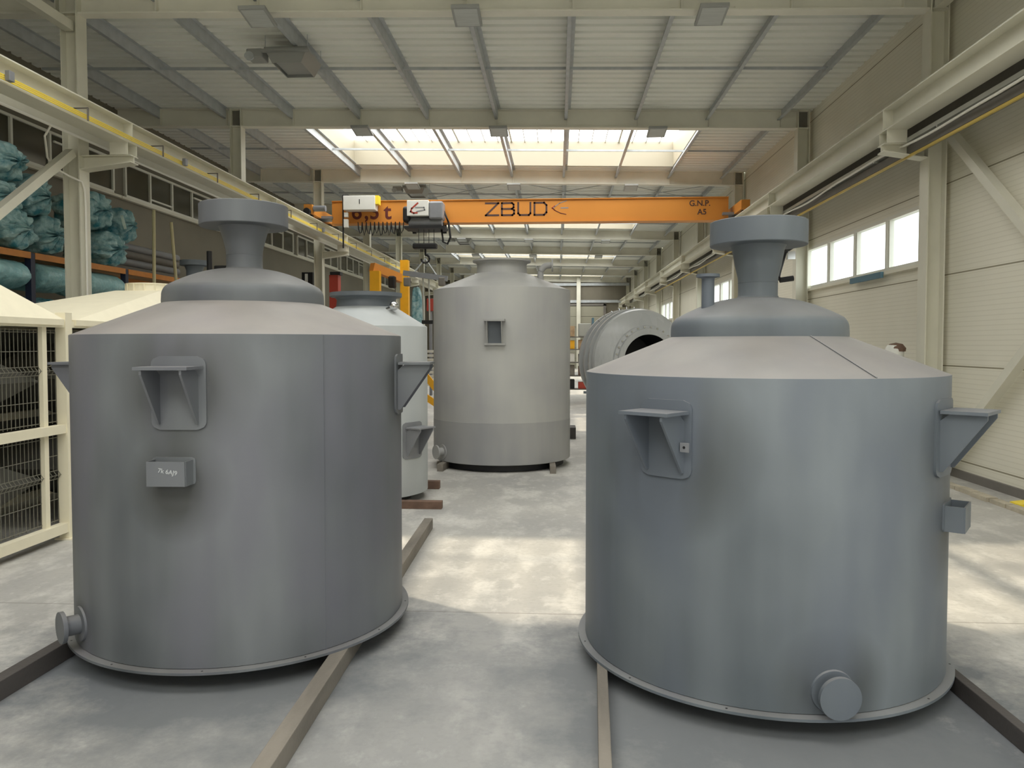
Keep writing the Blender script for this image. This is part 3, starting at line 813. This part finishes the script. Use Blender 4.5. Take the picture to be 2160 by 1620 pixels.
floor_bar('short grey block under the left of the tall tank', (-1.70, 11.02), (-1.665, 11.36), .09, .105, M_BAR, 'support_block', 'block')
floor_bar('short grey block under the right of the tall tank', (-.06, 10.92), (-.075, 11.36), .085, .105, M_BAR, 'support_block', 'block')
floor_bar('dark block on the floor behind the tall tank, right side', (.30, 15.0), (.30, 15.5), .12, .22, M_BARDARK, 'support_block', 'block')

# ------------------------------------------------------------------ mesh-sided filter unit at the left
cage = thing('filter_cage_unit', 'cream framed mesh cage unit with pyramid hoods standing at the left edge', 'machine', (-4.65, 7.0, 0))
def cpart(mb, name, m, parent=None): return mb.build(name, m, parent or cage)
for y, w, z0, z1, x in ((0, .1, 0, 2.14, 0), (-2.6, .1, 0, 2.06, 0), (3.0, .1, 0, 2.06, 0), (5.5, .1, 0, 2.06, 0)):
    for xx in (0, -1.4):
        o = cpart(MB().box(xx-.05, xx+.05, y-w/2, y+w/2, z0, z1), 'post', M_CREAM)
        cpart(MB().box(xx-.08, xx+.08, y-.08, y+.08, 0, .012), 'foot_plate', M_CREAM, o)
for y in (-.27, -1.4, 1.5, 4.2): cpart(MB().box(-.045, -.005, y-.03, y+.03, .15, 2.0), 'upright', M_CREAM)
for z0, z1 in ((.07, .16), (1.01, 1.09), (2.0, 2.06)):
    for xx in (0, -1.4): cpart(MB().box(xx-.04, xx+.04, -2.6, 5.5, z0, z1), 'rail', M_CREAM)
    for yy in (-2.6, 5.5): cpart(MB().box(-1.36, -.04, yy-.04, yy+.04, z0, z1), 'rail', M_CREAM)
for (ya, yb) in ((-2.55, -1.43), (-1.37, -.3), (-.24, -.06), (.06, 1.47), (1.53, 2.95), (3.05, 5.45)):
    for (za, zb) in ((.17, 1.0), (1.10, 1.98)):
        m = MB(); n = max(3, int((yb-ya)/.05)); xw = -.05
        for i in range(n+1):
            y = ya+(yb-ya)*i/n
            for (a, b) in ((za, zb-.42), (zb-.34, zb)): m.bar((xw, y, a), (xw, y, b), .005, .005)
            m.bar((xw, y, zb-.42), (xw+.03, y, zb-.38), .005, .005); m.bar((xw+.03, y, zb-.38), (xw, y, zb-.34), .005, .005)
        for z in (za+.02, za+.22, zb-.42, zb-.34, zb-.2, zb-.03): m.bar((xw+.005, ya, z), (xw+.005, yb, z), .006, .006)
        m.bar((xw+.035, ya, zb-.38), (xw+.035, yb, zb-.38), .005, .005)
        cpart(m, 'mesh_panel', M_WIRE)['kind'] = 'stuff'
cpart(MB().box(-1.47, -1.45, -2.6, 5.5, .1, 2.0), 'back_panel', M_HOPPER)
# dark hoppers standing inside the frame
for y in (-1.3, 1.5, 4.2):
    for zt in (1.86, .95):
        m = MB(); hy = 1.12
        m.hexa([(-1.0, y-.2, zt-.78), (-.4, y-.2, zt-.78), (-.4, y+.2, zt-.78), (-1.0, y+.2, zt-.78), (-1.28, y-hy, zt-.36), (-.12, y-hy, zt-.36), (-.12, y+hy, zt-.36), (-1.28, y+hy, zt-.36)])
        o = cpart(m, 'hopper', M_HOPPER)
        cpart(MB().hexa([(-1.28, y-hy, zt-.36), (-.12, y-hy, zt-.36), (-.12, y+hy, zt-.36), (-1.28, y+hy, zt-.36), (-1.1, y-.3, zt), (-.3, y-.3, zt), (-.3, y+.3, zt), (-1.1, y+.3, zt)]), 'hopper_lid', M_HOPPER, o)
# pyramid hoods with round collars
for (ya, yb, zt) in ((.10, 5.55, 2.53), (-2.65, -.08, 2.62)):
    yc = (ya+yb)/2; xc = -.68; m = MB()
    m.hexa([(-1.42, ya, 2.02), (.06, ya, 2.02), (.06, yb, 2.02), (-1.42, yb, 2.02), (-1.42, ya, 2.075), (.06, ya, 2.075), (.06, yb, 2.075), (-1.42, yb, 2.075)])
    hd = cpart(m, 'hood', M_CREAM)
    m = MB(); k = .3
    m.hexa([(-1.42, ya, 2.075), (.06, ya, 2.075), (.06, yb, 2.075), (-1.42, yb, 2.075), (xc-k, yc-k, zt), (xc+k, yc-k, zt), (xc+k, yc+k, zt), (xc-k, yc+k, zt)])
    cpart(m, 'hood_slope', M_CREAM, hd)
    m = MB(); m.lathe([(.29, zt-.01), (.29, zt+.085), (.30, zt+.085), (.30, zt+.10), (.27, zt+.10), (.27, zt-.01)], 40, Matrix.Translation((xc, yc, 0)))
    for i in range(14):
        a = 2*math.pi*i/14; m.bar((xc+.295*math.cos(a), yc+.295*math.sin(a), zt), (xc+.295*math.cos(a), yc+.295*math.sin(a), zt+.09), .014, .014)
    cpart(m, 'collar', M_CREAM, hd)

# ------------------------------------------------------------------ pallet rack with film-wrapped insulation
rack = thing('pallet_rack', 'orange and dark blue pallet rack behind the left columns', 'rack', (-8.3, 11.7, 0))
RB = (1.86, 3.29)
for y in (-2.6, 0, 2.65, 6.0):
    for x in (0, -1.05):
        MB().box(x-.05, x+.05, y-.05, y+.05, 0, 3.28).build('upright', M_RACKBLUE, rack)
for z in RB:
    for x in (0, -1.05):
        for (ya, yb) in ((-2.55, -.05), (.05, 2.6), (2.7, 5.95)):
            MB().box(x-.025+.03, x+.025+.03, ya, yb, z-.1, z).build('shelf_beam', M_RACK, rack)
    for (ya, yb) in ((-2.55, -.05), (.05, 2.6), (2.7, 5.95)):
        MB().box(-1.05, -.0, ya, yb, z-.02, z-.002).build('shelf_board', M_WOOD, rack)
def blob(label, loc, size, seed, axis='X', crumple=.16, m=M_FILM, group=None, name='film_wrapped_roll', cat='wrapped roll'):
    rnd = random.Random(seed); bm = MB(); off = Vector((rnd.random()*50, rnd.random()*50, rnd.random()*50))
    nu, nv = 56, 40; pw = 30 if crumple < .1 else 5; sx, sy, sz = size
    us = [math.sin(math.pi/2*(-1+2*j/nv)) for j in range(nv+1)]; P = []
    for i in range(nu):
        row = []
        for j in range(nv+1):
            th = 2*math.pi*i/nu; u = us[j]
            rr = (1-abs(u)**pw)**.5 if abs(u) < 1 else 0
            d = Vector((u, rr*math.cos(th), rr*math.sin(th)))
            pl = (abs(math.sin(th*5.5+2.5*noise.noise(d*1.3+off)))-.5)*(.25+abs(u)**1.5)*.75 if crumple > .1 else 0
            nn = pl+noise.noise(d*1.7+off)*.9+abs(noise.noise(Vector((d.x*1.2, d.y*4, d.z*4))+off))*.55
            d = d*(1+crumple*(nn-.25))
            row.append(Vector((d.x*sx, d.y*sy, d.z*sz)) if axis == 'X' else Vector((d.y*sx, d.x*sy, d.z*sz)))
        P.append(row)
    V = [[bm.bm.verts.new(p) for p in row] for row in P]
    for i in range(nu):
        for j in range(nv): bm.face([V[i][j], V[(i+1) % nu][j], V[(i+1) % nu][j+1], V[i][j+1]])
    bmesh.ops.remove_doubles(bm.bm, verts=bm.bm.verts[:], dist=1e-4)
    zmin = min(v.co.z for v in bm.bm.verts)
    o = bm.build(name, m, None); o.data.shade_smooth(); o.data.set_sharp_from_angle(angle=math.radians(50)); o.location = loc
    tag(o, label, cat, group)
    return o
G1, G2, G3 = 'crumpled film bundles on the top rack level', 'smooth rolls under the orange beam', 'crumpled bundles on the lowest visible level'
top = [  # y, z centre, half sizes, label
 (11.30, 4.62, (.45, .30, .30), 'teal crumpled bundle topmost at the left edge, behind the cream brace'),
 (11.15, 4.08, (.45, .30, .27), 'teal crumpled bundle under the topmost one, behind the lower end of the brace'),
 (11.98, 4.22, (.45, .32, .34), 'large teal crumpled bundle left of the nearest left column, upper layer'),
 (11.42, 3.62, (.50, .32, .31), 'teal crumpled bundle lying on the orange beam at the left edge'),
 (12.14, 3.62, (.50, .30, .31), 'teal crumpled bundle on the orange beam just left of the nearest column'),
 (13.55, 4.26, (.45, .38, .33), 'big teal bundle right of the nearest left column, topmost there'),
 (13.92, 3.62, (.50, .37, .31), 'gathered teal bundle with star folds on the orange beam right of the column'),
 (14.50, 4.14, (.42, .30, .34), 'teal bundle leaning out right of the others beside the thin pole')]
for i, (y, z, sz, lab) in enumerate(top): blob(lab, (-8.62, y, z), sz, 20+i, crumple=.22, group=G1, name='film_wrapped_bundle', cat='wrapped bundle')
for i, (y, z, sz, lab) in enumerate([(11.08, 2.95, (.45, .5, .235), 'pale teal roll with diagonal creases below the orange beam at the left edge'),
                                     (12.25, 2.96, (.45, .36, .235), 'smooth pale teal roll below the orange beam left of the column'),
                                     (13.65, 2.95, (.45, .55, .25), 'pale teal creased roll below the orange beam right of the column')]):
    blob(lab, (-8.6, y, z-.02), sz, 40+i, axis='Y', crumple=.05, m=M_FILM2, group=G2)
for i, (y, z, lab) in enumerate([(10.85, 2.5, 'teal crumpled bundle low at the left edge above the cream hood'), (11.36, 2.5, 'teal crumpled bundle above the cream hood, second from the left edge'),
                                 (12.08, 2.5, 'teal crumpled bundle above the cream hood, beside the column'), (13.2, 2.45, 'pale teal bundle low behind the nearest left column')]):
    blob(lab, (-8.6, y, z-.25), (.45, .26, .34), 60+i, crumple=.25, group=G3, name='film_wrapped_bundle', cat='wrapped bundle')
o = MB().cyl((-8.12, 14.0, 4.12), (-8.08, 14.02, 4.13), .13, 28).build('white_disc', M_TEALW, None, True); tag(o, 'round pale disc stuck on the teal bundles right of the nearest column', 'disc')
for (p, q, lab) in (((-8.02, 14.85, 0), (-8.02, 14.95, 4.52), 'pale wooden pole standing at the rack, nearer of the two'), ((-7.95, 16.1, 0), (-7.95, 15.5, 4.36), 'pale wooden pole leaning at the rack, farther of the two')):
    tag(MB().cyl(p, q, .032, 10).build('wooden_pole', M_POLE, None, True), lab, 'pole', 'pale poles at the rack')
for i, z in enumerate((3.375, 3.54, 3.70, 3.86)):
    o = MB().cyl((-8.9, 14.75, z), (-8.9, 17.6, z), .075, 14).build('grey_pipe', M_GREY if i % 2 else M_PLINTH, None, True)
    tag(o, ['lowest', 'second lowest', 'third', 'topmost'][i]+' of the long grey pipes stacked in the rack right of the teal bundles', 'pipe', 'pipes lying in the rack')
# black tool post beside the slim tank neck
tp = thing('tool_post', 'black post with black arm and chrome fittings left of the front tank neck', 'tool post', (-6.0, 13.0, 0))
MB().cyl((0, 0, 0), (0, 0, 3.45), .045, 14).build('post', M_BLACK, tp, True)
m = MB(); m.box(.1, .42, -.06, .06, 3.08, 3.2); m.box(.0, .15, -.04, .04, 3.02, 3.1); m.build('arm', M_BLACK, tp, bevel=.02)
for i in range(3): MB().cyl((.22+.075*i, -.03, 2.97), (.22+.075*i, -.03, 3.09), .022, 10).build('fitting', M_CHROME, tp, True)

# ------------------------------------------------------------------ bridge crane
YC = 21.2
cr = thing('bridge_crane', 'orange bridge crane girder spanning the hall with black lettering', 'crane', (0, YC, 5.245))
GX0, GX1, GZ0, GZ1 = -6.22, 4.56, -.05, .53
m = MB(); m.box(GX0, GX1, -.16, .16, GZ0, GZ1); gd = m.build('girder', M_ORANGE, cr)
MB().box(GX0, GX1, -.2, .2, GZ0-.025, GZ0).build('bottom_flange', M_ORANGE, cr)
MB().box(GX0, GX1, -.2, .2, GZ1, GZ1+.02).build('top_flange', M_ORANGE, cr)
for X, s in ((RXL, -1), (RXR, 1)):
    ec = MB().box(X-.11, X+.11, -1.1, 1.1, .06, .30).build('end_carriage', M_ORANGE, cr)
    for y in (-.85, .85): MB().cyl((X-.05, y, .11), (X+.05, y, .11), .11, 20).build('wheel', M_BLACK, ec, True)
    MB().box(min(X, X-s*.4), max(X, X-s*.4), -.3, .3, .055, .12).build('joint_plate', M_GREY, cr)
MB().cyl((RXL+.13, -1.0, .2), (RXL+.45, -1.0, .2), .08, 16).build('drive_motor', M_GREY, cr, True)
MB().cyl((RXL, -1.1, .1), (RXL, -1.22, .1), .09, 16).build('buffer', M_BLACK, cr, True)
cb = MB().box(-5.80, -4.93, -.55, -.2, .24, .62).build('control_cabinet', M_WHITE, cr, bevel=.01)
MB().box(-5.36, -5.34, -.56, -.545, .40, .52).build('cabinet_lock', M_BLACK, cb)
MB().box(-4.93, -4.84, -.5, -.25, .40, .63).build('warning_lamp', M_BRIGHTY, cb)
MB().cyl((-5.83, -.45, .66), (-5.83, -.45, -.78), .022, 8).build('pendant_rail', M_BLACK, cr)
MB().box(-5.80, -5.69, -.5, -.4, -.22, .0).build('radio_box', M_WHITE, cr); MB().box(-5.79, -5.69, -.5, -.4, .06, .18).build('radio_box', M_WHITE, cr)
def strokes(name, lines, th, m, parent, x0, z0, sc, y=-.163):
    mb = MB()
    for ln in lines:
        for (a, b) in zip(ln, ln[1:]):
            p = Vector((x0+a[0]*sc, y, z0+a[1]*sc)); q = Vector((x0+b[0]*sc, y, z0+b[1]*sc)); d = (q-p).normalized()*th/2
            mb.bar(p-d, q+d, th, .004, (0, 1, 0))
    return mb.build(name, m, parent)
Lz = [(0, 1), (1.05, 1), (0, 0), (1.05, 0)]
def shift(ln, dx): return [(a+dx, b) for a, b in ln]
Bq = [(0, 0), (0, 1), (.85, 1), (.98, .88), (.98, .64), (.85, .52), (0, .52)], [(.85, .52), (1.02, .4), (1.02, .12), (.88, 0), (0, 0)]
Uq = [(0, 1), (0, .14), (.13, 0), (.9, 0), (1.02, .14), (1.02, 1)]
Dq = [(0, 0), (0, 1), (.8, 1), (1.0, .8), (1.0, .2), (.8, 0), (0, 0)]
ZX = -1.96
for nm, lines, dx in (('letter_z', [Lz], 0), ('letter_b', Bq, 1.35), ('letter_u', [Uq], 2.72), ('letter_d', [Dq], 4.08)):
    strokes(nm, [shift(l, dx) for l in lines], .048, M_LETTER, gd, ZX, .12, .325)
# swoosh emblem after the name
arc = [(-.02+.34*(1-math.cos(a))*0+.42*math.cos(a), .25*math.sin(a)) for a in [math.radians(120+i*10) for i in range(13)]]
strokes('emblem', [[(.62, .33), (.30, .22), (.08, .06), (.0, -.02)]], .02, M_GREYL, gd, -.13, .30, .58)
strokes('emblem', [[(.0, -.02), (.10, -.12), (.34, -.24), (.6, -.3)]], .02, M_LETTERR, gd, -.13, .30, .58)
strokes('emblem', [[(.02, .1), (-.1, .0), (.04, -.12)]], .022, M_RED, gd, -.10, .30, .58)
strokes('emblem', [[(.22, .02), (.58, .02)]], .03, M_GREYL, gd, -.02, .29, .5)
text('lettering', 'G.N.P.', .21, M_LETTER, gd, Matrix.Translation((3.80, -.165, .38)) @ FACE_MY, .002)
text('lettering', 'A5', .21, M_LETTER, gd, Matrix.Translation((3.86, -.165, .15)) @ FACE_MY, .002)
for ch, dx in (('6', -.36), (',', -.09), ('3', .14), ('t', .50)):
    text('capacity_letter', ch, .60, M_LETTERR, gd, Matrix.Translation((-5.17+dx, -.165, .235)) @ FACE_MY, .002)
# hoist trolley
h = MB().box(-4.02, -3.44, -.75, -.3, .03, .44).build('hoist_cabinet', M_WHITE, cr, bevel=.012)
MB().box(-3.44, -3.06, -.72, -.24, -.06, .42).build('hoist_gearbox', M_GREY, cr, bevel=.05)
MB().cyl((-4.0, -.5, -.12), (-3.1, -.5, -.12), .15, 24).build('rope_drum', M_GREY, cr, True)
MB().box(-4.15, -3.95, -.7, -.3, -.12, .3).build('hoist_motor', M_BLACK, cr, bevel=.06)
m = MB(); m.box(-4.1, -3.0, -.75, -.15, -.3, -.24); m.box(-4.05, -3.95, .2, .3, -.3, .1); m.box(-3.2, -3.1, .2, .3, -.3, .1); m.box(-4.05, -3.1, -.2, .3, -.27, -.22); m.build('trolley_frame', M_BLACK, cr)
strokes('emblem', [[(.55, .62), (.18, .3), (.1, .1), (.3, .0), (.5, .02)]], .04, M_RED, h, -3.96, .10, .42, -.754)
strokes('emblem', [[(.42, .35), (.95, .35), (1.0, .2), (.5, .1)]], .03, M_GREYL, h, -3.96, .10, .42, -.754)
for i in range(4):
    x = -3.75+.14*i; MB().tube([(x, -.5, -.2), (x, -.5, -.68)], .008, 6).build('rope', M_BLACK, cr)
m = MB().tube([(-3.08, -.4, .2), (-2.95, -.4, -.1), (-2.9, -.4, -.5), (-2.98, -.4, -.68), (-3.1, -.4, -.62), (-3.14, -.4, -.3), (-3.1, -.4, -.1)], .03, 8).build('supply_cable', M_BLACK, cr, True)
hb = MB().box(-3.9, -3.25, -.62, -.38, -.82, -.68).build('hook_block', M_BLACK, cr, bevel=.03)
hk = [(-3.57, -.5, -.82), (-3.57, -.5, -.98)]+[(-3.57+.0+.11*math.sin(a), -.5, -1.09+.11*math.cos(a)) for a in [math.radians(d) for d in range(0, 271, 30)]]
MB().tube(hk, .028, 8).build('hook', M_BLACK, hb, True)
for i in range(11):
    x = -4.2-.115*i; pts = [(x, -.28, -.05), (x-.02, -.28, -.28-.05*(i % 3)), (x-.06, -.28, -.36-.06*(i % 2)), (x-.1, -.28, -.25), (x-.115, -.28, -.05)]
    MB().tube(pts, .014, 6).build('festoon_loop', M_BLACK, cr, True)
# spreader with slings under the hook
sp = thing('lifting_beam', 'grey lifting beam with chains hanging from the crane hook', 'lifting beam', (-3.57, YC-.5, 0))
MB().bar((-.6, 0, 3.78), (.6, 0, 3.62), .12, .14).build('beam', M_GREY, sp)
MB().tube([(0, 0, 4.16), (-.3, 0, 3.8)], .02, 6).build('chain', M_PURLIN, sp); MB().tube([(0, 0, 4.16), (.3, 0, 3.72)], .02, 6).build('chain', M_PURLIN, sp)
for x in (-.07, .09):
    MB().tube([(x, 0, 3.7), (x+.02, 0, 2.5)], .022, 6).build('chain', M_GALV, sp)
MB().box(-.1, .2, -.04, .04, 2.4, 2.5).build('shackle_bar', M_BLACK, sp)
for x in (-.5, .45): MB().box(x-.09, x+.09, -.08, .08, 3.42, 3.66).build('clamp', M_PLINTH, sp, bevel=.03)

# ------------------------------------------------------------------ conductors, cables and pipes along the runways
cdr = thing('conductor_rail', 'yellow conductor strips clipped along the left crane runway', 'conductor rail', (RXL+.155, Y0, 4.915))
for i in range(3):
    MB().bar((.02, -9, .024*i), (.02, 22, .024*i), .013, .014, (1, 0, 0)).build('conductor_strip', M_BRIGHTY, cdr)
for i in range(12):
    y = -3.2+i*2.0
    m = MB(); m.box(-.16, .05, y-.012, y+.012, .135, .15); m.box(.04, .055, y-.012, y+.012, -.03, .15); m.build('hanger', M_PLINTH, cdr)
for i, y in enumerate((-2.72, 1.5, 9.3)):
    m = MB(); m.box(.02, .08, y-.045, y+.045, -.03, .09); tag(m.build('junction_box', M_GREY, None, loc=(RXL+.17, Y0, 4.93), bevel=.008), ['grey junction box on the yellow strips nearest the camera', 'grey junction box on the yellow strips past the nearest left column', 'grey junction box on the yellow strips far along the runway'][i], 'junction box')
pa = [(-7.0, 5.6+i*.8, 4.875) for i in range(9)]+[(-7.0, 12.2+i*2, 4.875) for i in range(10)]
tag(MB().tube(pa, .02, 8).build('cable_conduit', M_CABLE, None, True), 'white conduit running under the left runway strut', 'conduit')
tag(MB().tube([(-7.0, 10.35, 4.86), (-7.12, 10.4, 4.74), (-7.4, 10.85, 4.56), (-7.42, 11.0, 4.46), (-7.3, 11.2, 4.36), (-7.185, 11.32, 4.30), (-7.185, 11.38, 4.2), (-7.185, 11.40, 4.0), (-7.185, 11.40, 2.5), (-7.185, 11.40, 1.0)], .015, 8).build('cable_drop', M_CABLE, None, True), 'white cable looping down the nearest left column', 'cable')
tr = thing('cable_tray', 'perforated grey cable tray along the right runway', 'cable tray', (5.02, Y0, 4.70))
m = MB(); m.box(-.09, .09, -9, 40, 0, .006); m.box(-.095, -.09, -9, 40, 0, .06); m.box(.09, .095, -9, 40, 0, .06); m.build('tray', M_GALV, tr)
for i in range(22):
    y = -5+i*2; m = MB(); m.box(-.1, .2, y-.015, y+.015, -.03, 0); m.build('arm', M_GALV, tr)
pts = []
for i in range(120):
    y = 5.0+i*.33; pts.append((4.905+.012*math.sin(i*.9), y, 4.665+.03*math.sin(y*1.1)+.012*math.sin(y*2.7)))
tag(MB().tube(pts, .017, 8).build('white_cable', M_CABLE, None, True), 'wavy white cable hung below the right cable tray', 'cable')
m = MB(); m.box(4.98, 5.10, 5.4, 40, 4.545, 4.66); tag(m.build('cable_duct', M_PLINTH, None), 'dark duct under the cable tray on the right', 'duct')
m = MB(); m.bar((4.99, 5.4, 4.52), (4.99, 40, 4.52), .032, .032); tag(m.build('gas_pipe', M_PIPEY, None), 'thin yellow pipe below the cable tray on the right', 'pipe')

# ------------------------------------------------------------------ floodlights and heaters under the roof
def floodlight(x, y, label):
    r = thing('floodlight', label, 'floodlight', (x, y, zd(x)-BEAM_H), 0, 'square floodlights under the roof beams')
    hs = MB().hexa([(-.2, -.52, -.12), (.2, -.52, -.12), (.2, -.02, -.19), (-.2, -.02, -.19), (-.2, -.52, -.07), (.2, -.52, -.07), (.2, -.02, -.14), (-.2, -.02, -.14)]).build('housing', M_LAMPB, r, bevel=.008)
    MB().hexa([(-.165, -.485, -.130), (.165, -.485, -.130), (.165, -.055, -.190), (-.165, -.055, -.190), (-.165, -.485, -.126), (.165, -.485, -.126), (.165, -.055, -.186), (-.165, -.055, -.186)]).build('lens', M_LAMP, hs)
    m = MB(); m.bar((-.12, -.4, -.08), (0, -.03, -.02), .02, .012); m.bar((.12, -.4, -.08), (0, -.03, -.02), .02, .012); m.bar((-.13, -.4, -.075), (.13, -.4, -.075), .02, .02); m.box(-.015, .015, -.05, .0, -.14, -.002)
    m.build('bracket', M_WHITE, r)
pos3 = ['left', 'middle', 'right']; ords = ['nearest roof beam', 'second roof beam', 'third roof beam', 'fourth roof beam', 'fifth roof beam', 'sixth roof beam']
for k in range(6):
    for i, x in enumerate((-4.38, -1.31, 2.16)):
        floodlight(x, Y0+k*BAY+(.02), 'grey square floodlight under the %s, %s one' % (ords[k], pos3[i]))
def heater(x, y, label):
    r = thing('gas_heater', label, 'heater', (x, y, zd(x)-.22), 0, 'gas heaters hung under the roof'); r.scale = (.82, .78, .72)
    m = MB(); m.box(-.5, .5, -.62, -.5, -.14, -.09); m.box(-.46, .46, -.5, -.44, -.10, -.0); m.build('front_frame', M_HEAT, r)
    m = MB()
    for s in (-1, 1): m.hexa([(s*.30-.01, -.45, -.36), (s*.30+.01, -.45, -.36), (s*.30+.01, .5, -.36), (s*.30-.01, .5, -.36), (s*.44-.01, -.5, -.05), (s*.44+.01, -.5, -.05), (s*.44+.01, .55, -.05), (s*.44-.01, .55, -.05)])
    m.hexa([(-.30, .49, -.36), (.30, .49, -.36), (.30, .51, -.36), (-.30, .51, -.36), (-.44, .53, -.05), (.44, .53, -.05), (.44, .55, -.05), (-.44, .55, -.05)])
    m.hexa([(-.30, -.46, -.36), (.30, -.46, -.36), (.30, -.44, -.36), (-.30, -.44, -.36), (-.44, -.52, -.05), (.44, -.52, -.05), (.44, -.5, -.05), (-.44, -.5, -.05)])
    m.build('reflector', M_HEAT, r)
    m = MB(); m.box(-.28, .28, -.42, .46, -.30, -.28); m.build('burner_plate', M_LAMPB, r)
    m = MB(); m.box(-.85, -.5, -.5, -.1, -.24, -.02); b_ = m.build('gas_train', M_HEAT, r, bevel=.03)
    MB().cyl((-.78, -.52, -.2), (-.78, -.46, -.2), .1, 20).build('valve', M_PURLIN, b_, True)
    for xx in (-.45, .45):
        for yy in (-.45, .5): MB().tube([(xx, yy, -.05), (xx, yy, .29)], .008, 6).build('hanger_rod', M_PURLIN, r)
heater(-4.66, 13.5, 'grey gas heater under the roof, nearest, in the first bay')
heater(-4.6, 25.0, 'grey gas heater under the roof above the orange crane')
heater(-4.5, 37.0, 'grey gas heater under the roof far down the hall, left')

# ------------------------------------------------------------------ far objects
jb = thing('welding_positioner', 'yellow post and arm machine standing behind the squat pale tank', 'machine', (-5.25, 22.0, 0))
MB().hexa([(-.14, -.15, 0), (.14, -.15, 0), (.14, .15, 0), (-.14, .15, 0), (-.14, -.12, 3.96), (.14, -.12, 3.96), (.14, .12, 3.96), (-.14, .12, 3.96)]).build('post', M_YELLOW, jb)
MB().bar((-.1, 0, 4.08), (.60, .8, 3.80), .22, .24).build('arm', M_ORANGE, jb)
MB().box(.58, .82, .68, .92, 0, 4.35).build('mast', M_YELLOW, jb)
m = MB(); m.box(.3, .5, .3, .55, 3.5, 3.85); m.build('head', M_BLACK, jb, bevel=.04)
rc = thing('red_cabinet', 'orange red cabinet standing by the third left column', 'cabinet', (-6.55, 22.4, 0)); MB().box(-.13, .13, -.15, .15, 0, 3.88).build('body', M_RED, rc); MB().box(-.1, .2, -.17, .1, 3.88, 3.97).build('cap', M_BLACK, rc)
bc = thing('black_cabinet', 'black cabinet with a white strip right of the left front tank neck', 'cabinet', (-8.2, 24.9, 0)); MB().box(-.14, .22, -.15, .15, 0, 4.2).build('body', M_BLACK, bc); MB().box(-.03, .06, -.17, -.15, 3.75, 4.15).build('label_strip', M_WHITE, bc)
blob('tall teal film bundle standing left of the tall tank', (-5.15, 28.0, 1.95), (.22, .25, 1.95), 91, crumple=.1, name='film_wrapped_bundle', cat='wrapped bundle')
rb = thing('red_box', 'red box on a grey post just left of the tall tank, beside the teal bundle', 'box', (-4.58, 27.65, 0))
MB().box(-.05, .05, -.05, .05, 0, 3.05).build('post', M_GREY, rb); MB().box(-.13, .13, -.13, .13, 3.05, 3.5).build('case', M_RED, rb, bevel=.02)
# yellow trestle and white slats seen in the gap left of the tall tank
ty = thing('yellow_trestle', 'yellow trestle in the gap left of the tall tank', 'trestle', (-2.75, 17.0, 0))
for (p, q) in (((-.35, 0, 1.35), (.25, 0, .6)), ((-.3, 0, .75), (.3, 0, .35))): MB().bar(p, q, .06, .14).build('brace', M_YELLOW, ty)
for x in (-.35, .3): MB().box(x-.04, x+.04, -.05, .05, 0, 1.4).build('leg', M_ORANGE, ty)
ws = thing('slatted_panel', 'white slatted panel behind the yellow trestle', 'panel', (-2.9, 18.2, 0))
for i in range(9): MB().box(-.4, .5, 0, .03, .85+i*.1, .91+i*.1).build('slat', M_WHITE, ws)
for x in (-.4, .46): MB().box(x, x+.04, .03, .07, 0, 1.8).build('post', M_GREY, ws)
# goods shelf between the tall tank and the right tank
sh = thing('goods_shelf', 'steel goods shelf far behind between the tall tank and the right tank', 'shelf', (.62, 25.0, 0))
for x in (-.55, .48): MB().box(x, x+.06, -.3, -.24, 0, 2.7).build('post', M_BLUE if x > 0 else M_GREY, sh)
for x in (-.55, .48): MB().box(x, x+.06, .24, .3, 0, 2.7).build('post', M_GREY, sh)
SHZ = (.42, .85, 1.28, 1.7, 2.1)
for z in SHZ: MB().box(-.55, .54, -.3, .3, z-.03, z).build('shelf_board', M_PLINTH, sh)
goods = [(0, M_BLACK, .3, 'black'), (0, M_RED, .22, 'dark red'), (1, M_BAR, .33, 'brown'), (1, M_PLANK, .3, 'dark brown'), (2, M_WHITE, .3, 'white'), (2, M_BARDARK, .26, 'dark grey'), (3, M_YELLOW, .28, 'yellow'), (3, M_WOOD, .3, 'tan'), (4, M_WOOD, .34, 'cardboard'), (4, M_GALV, .42, 'silver')]
for i, (lv, mm, hh, cn) in enumerate(goods):
    x = .62+(-.27 if i % 2 == 0 else .25)
    o = MB().box(-.2, .2, -.22, .2, 0, hh).build('goods_box', mm, None, bevel=.015); o.location = (x, 25.0, SHZ[lv])
    tag(o, '%s box on the %s shelf board between the tall tank and right tank' % (cn, ['lowest', 'second lowest', 'middle', 'second highest', 'top'][lv]), 'box', 'boxes on the far shelf')
# small things by the right wall
wb = thing('wrapped_post', 'white and brown wrapped bundle peeping above the right tank roof', 'bundle', (5.0, 11.75, 0))
MB().lathe([(0, 0), (.13, 0), (.13, 1.78), (.10, 1.83), (0, 1.86)], 20).build('body', M_WHITE, wb, True)
MB().lathe([(.131, 1.74), (.138, 1.79), (.09, 1.85), (0, 1.872)], 12, Matrix.Translation((.02, 0, 0))).build('cover', M_PLANK, wb, True)
bk = thing('wall_hook', 'black bent bracket beside the second right column behind the tank neck', 'bracket', (5.12, 17.2, 3.25))
MB().tube([(.0, 0, .75), (-.18, 0, .62), (-.32, 0, .08), (-.26, 0, .0), (.02, 0, .04)], .06, 8).build('hoop', M_BLACK, bk, True)
MB().box(-.12, .04, -.06, .06, .45, .62).build('holder', M_CHROME, bk)
bl = MB().box(WR-.12, WR-.07, 13.38, 14.75, 2.97, 3.07).build('blue_box', M_BLUE, None); tag(bl, 'blue strip box under the window pane on the right wall', 'box')
yb_ = MB().prism([(5.24, 8.98, 0), (5.44, 8.98, 0), (5.44, 8.98, .05), (5.24, 8.98, .025)], (0, .2, 0)).build('yellow_wedge', M_BRIGHTY, None); tag(yb_, 'yellow wedge on the floor at the foot of the right wall', 'wedge')
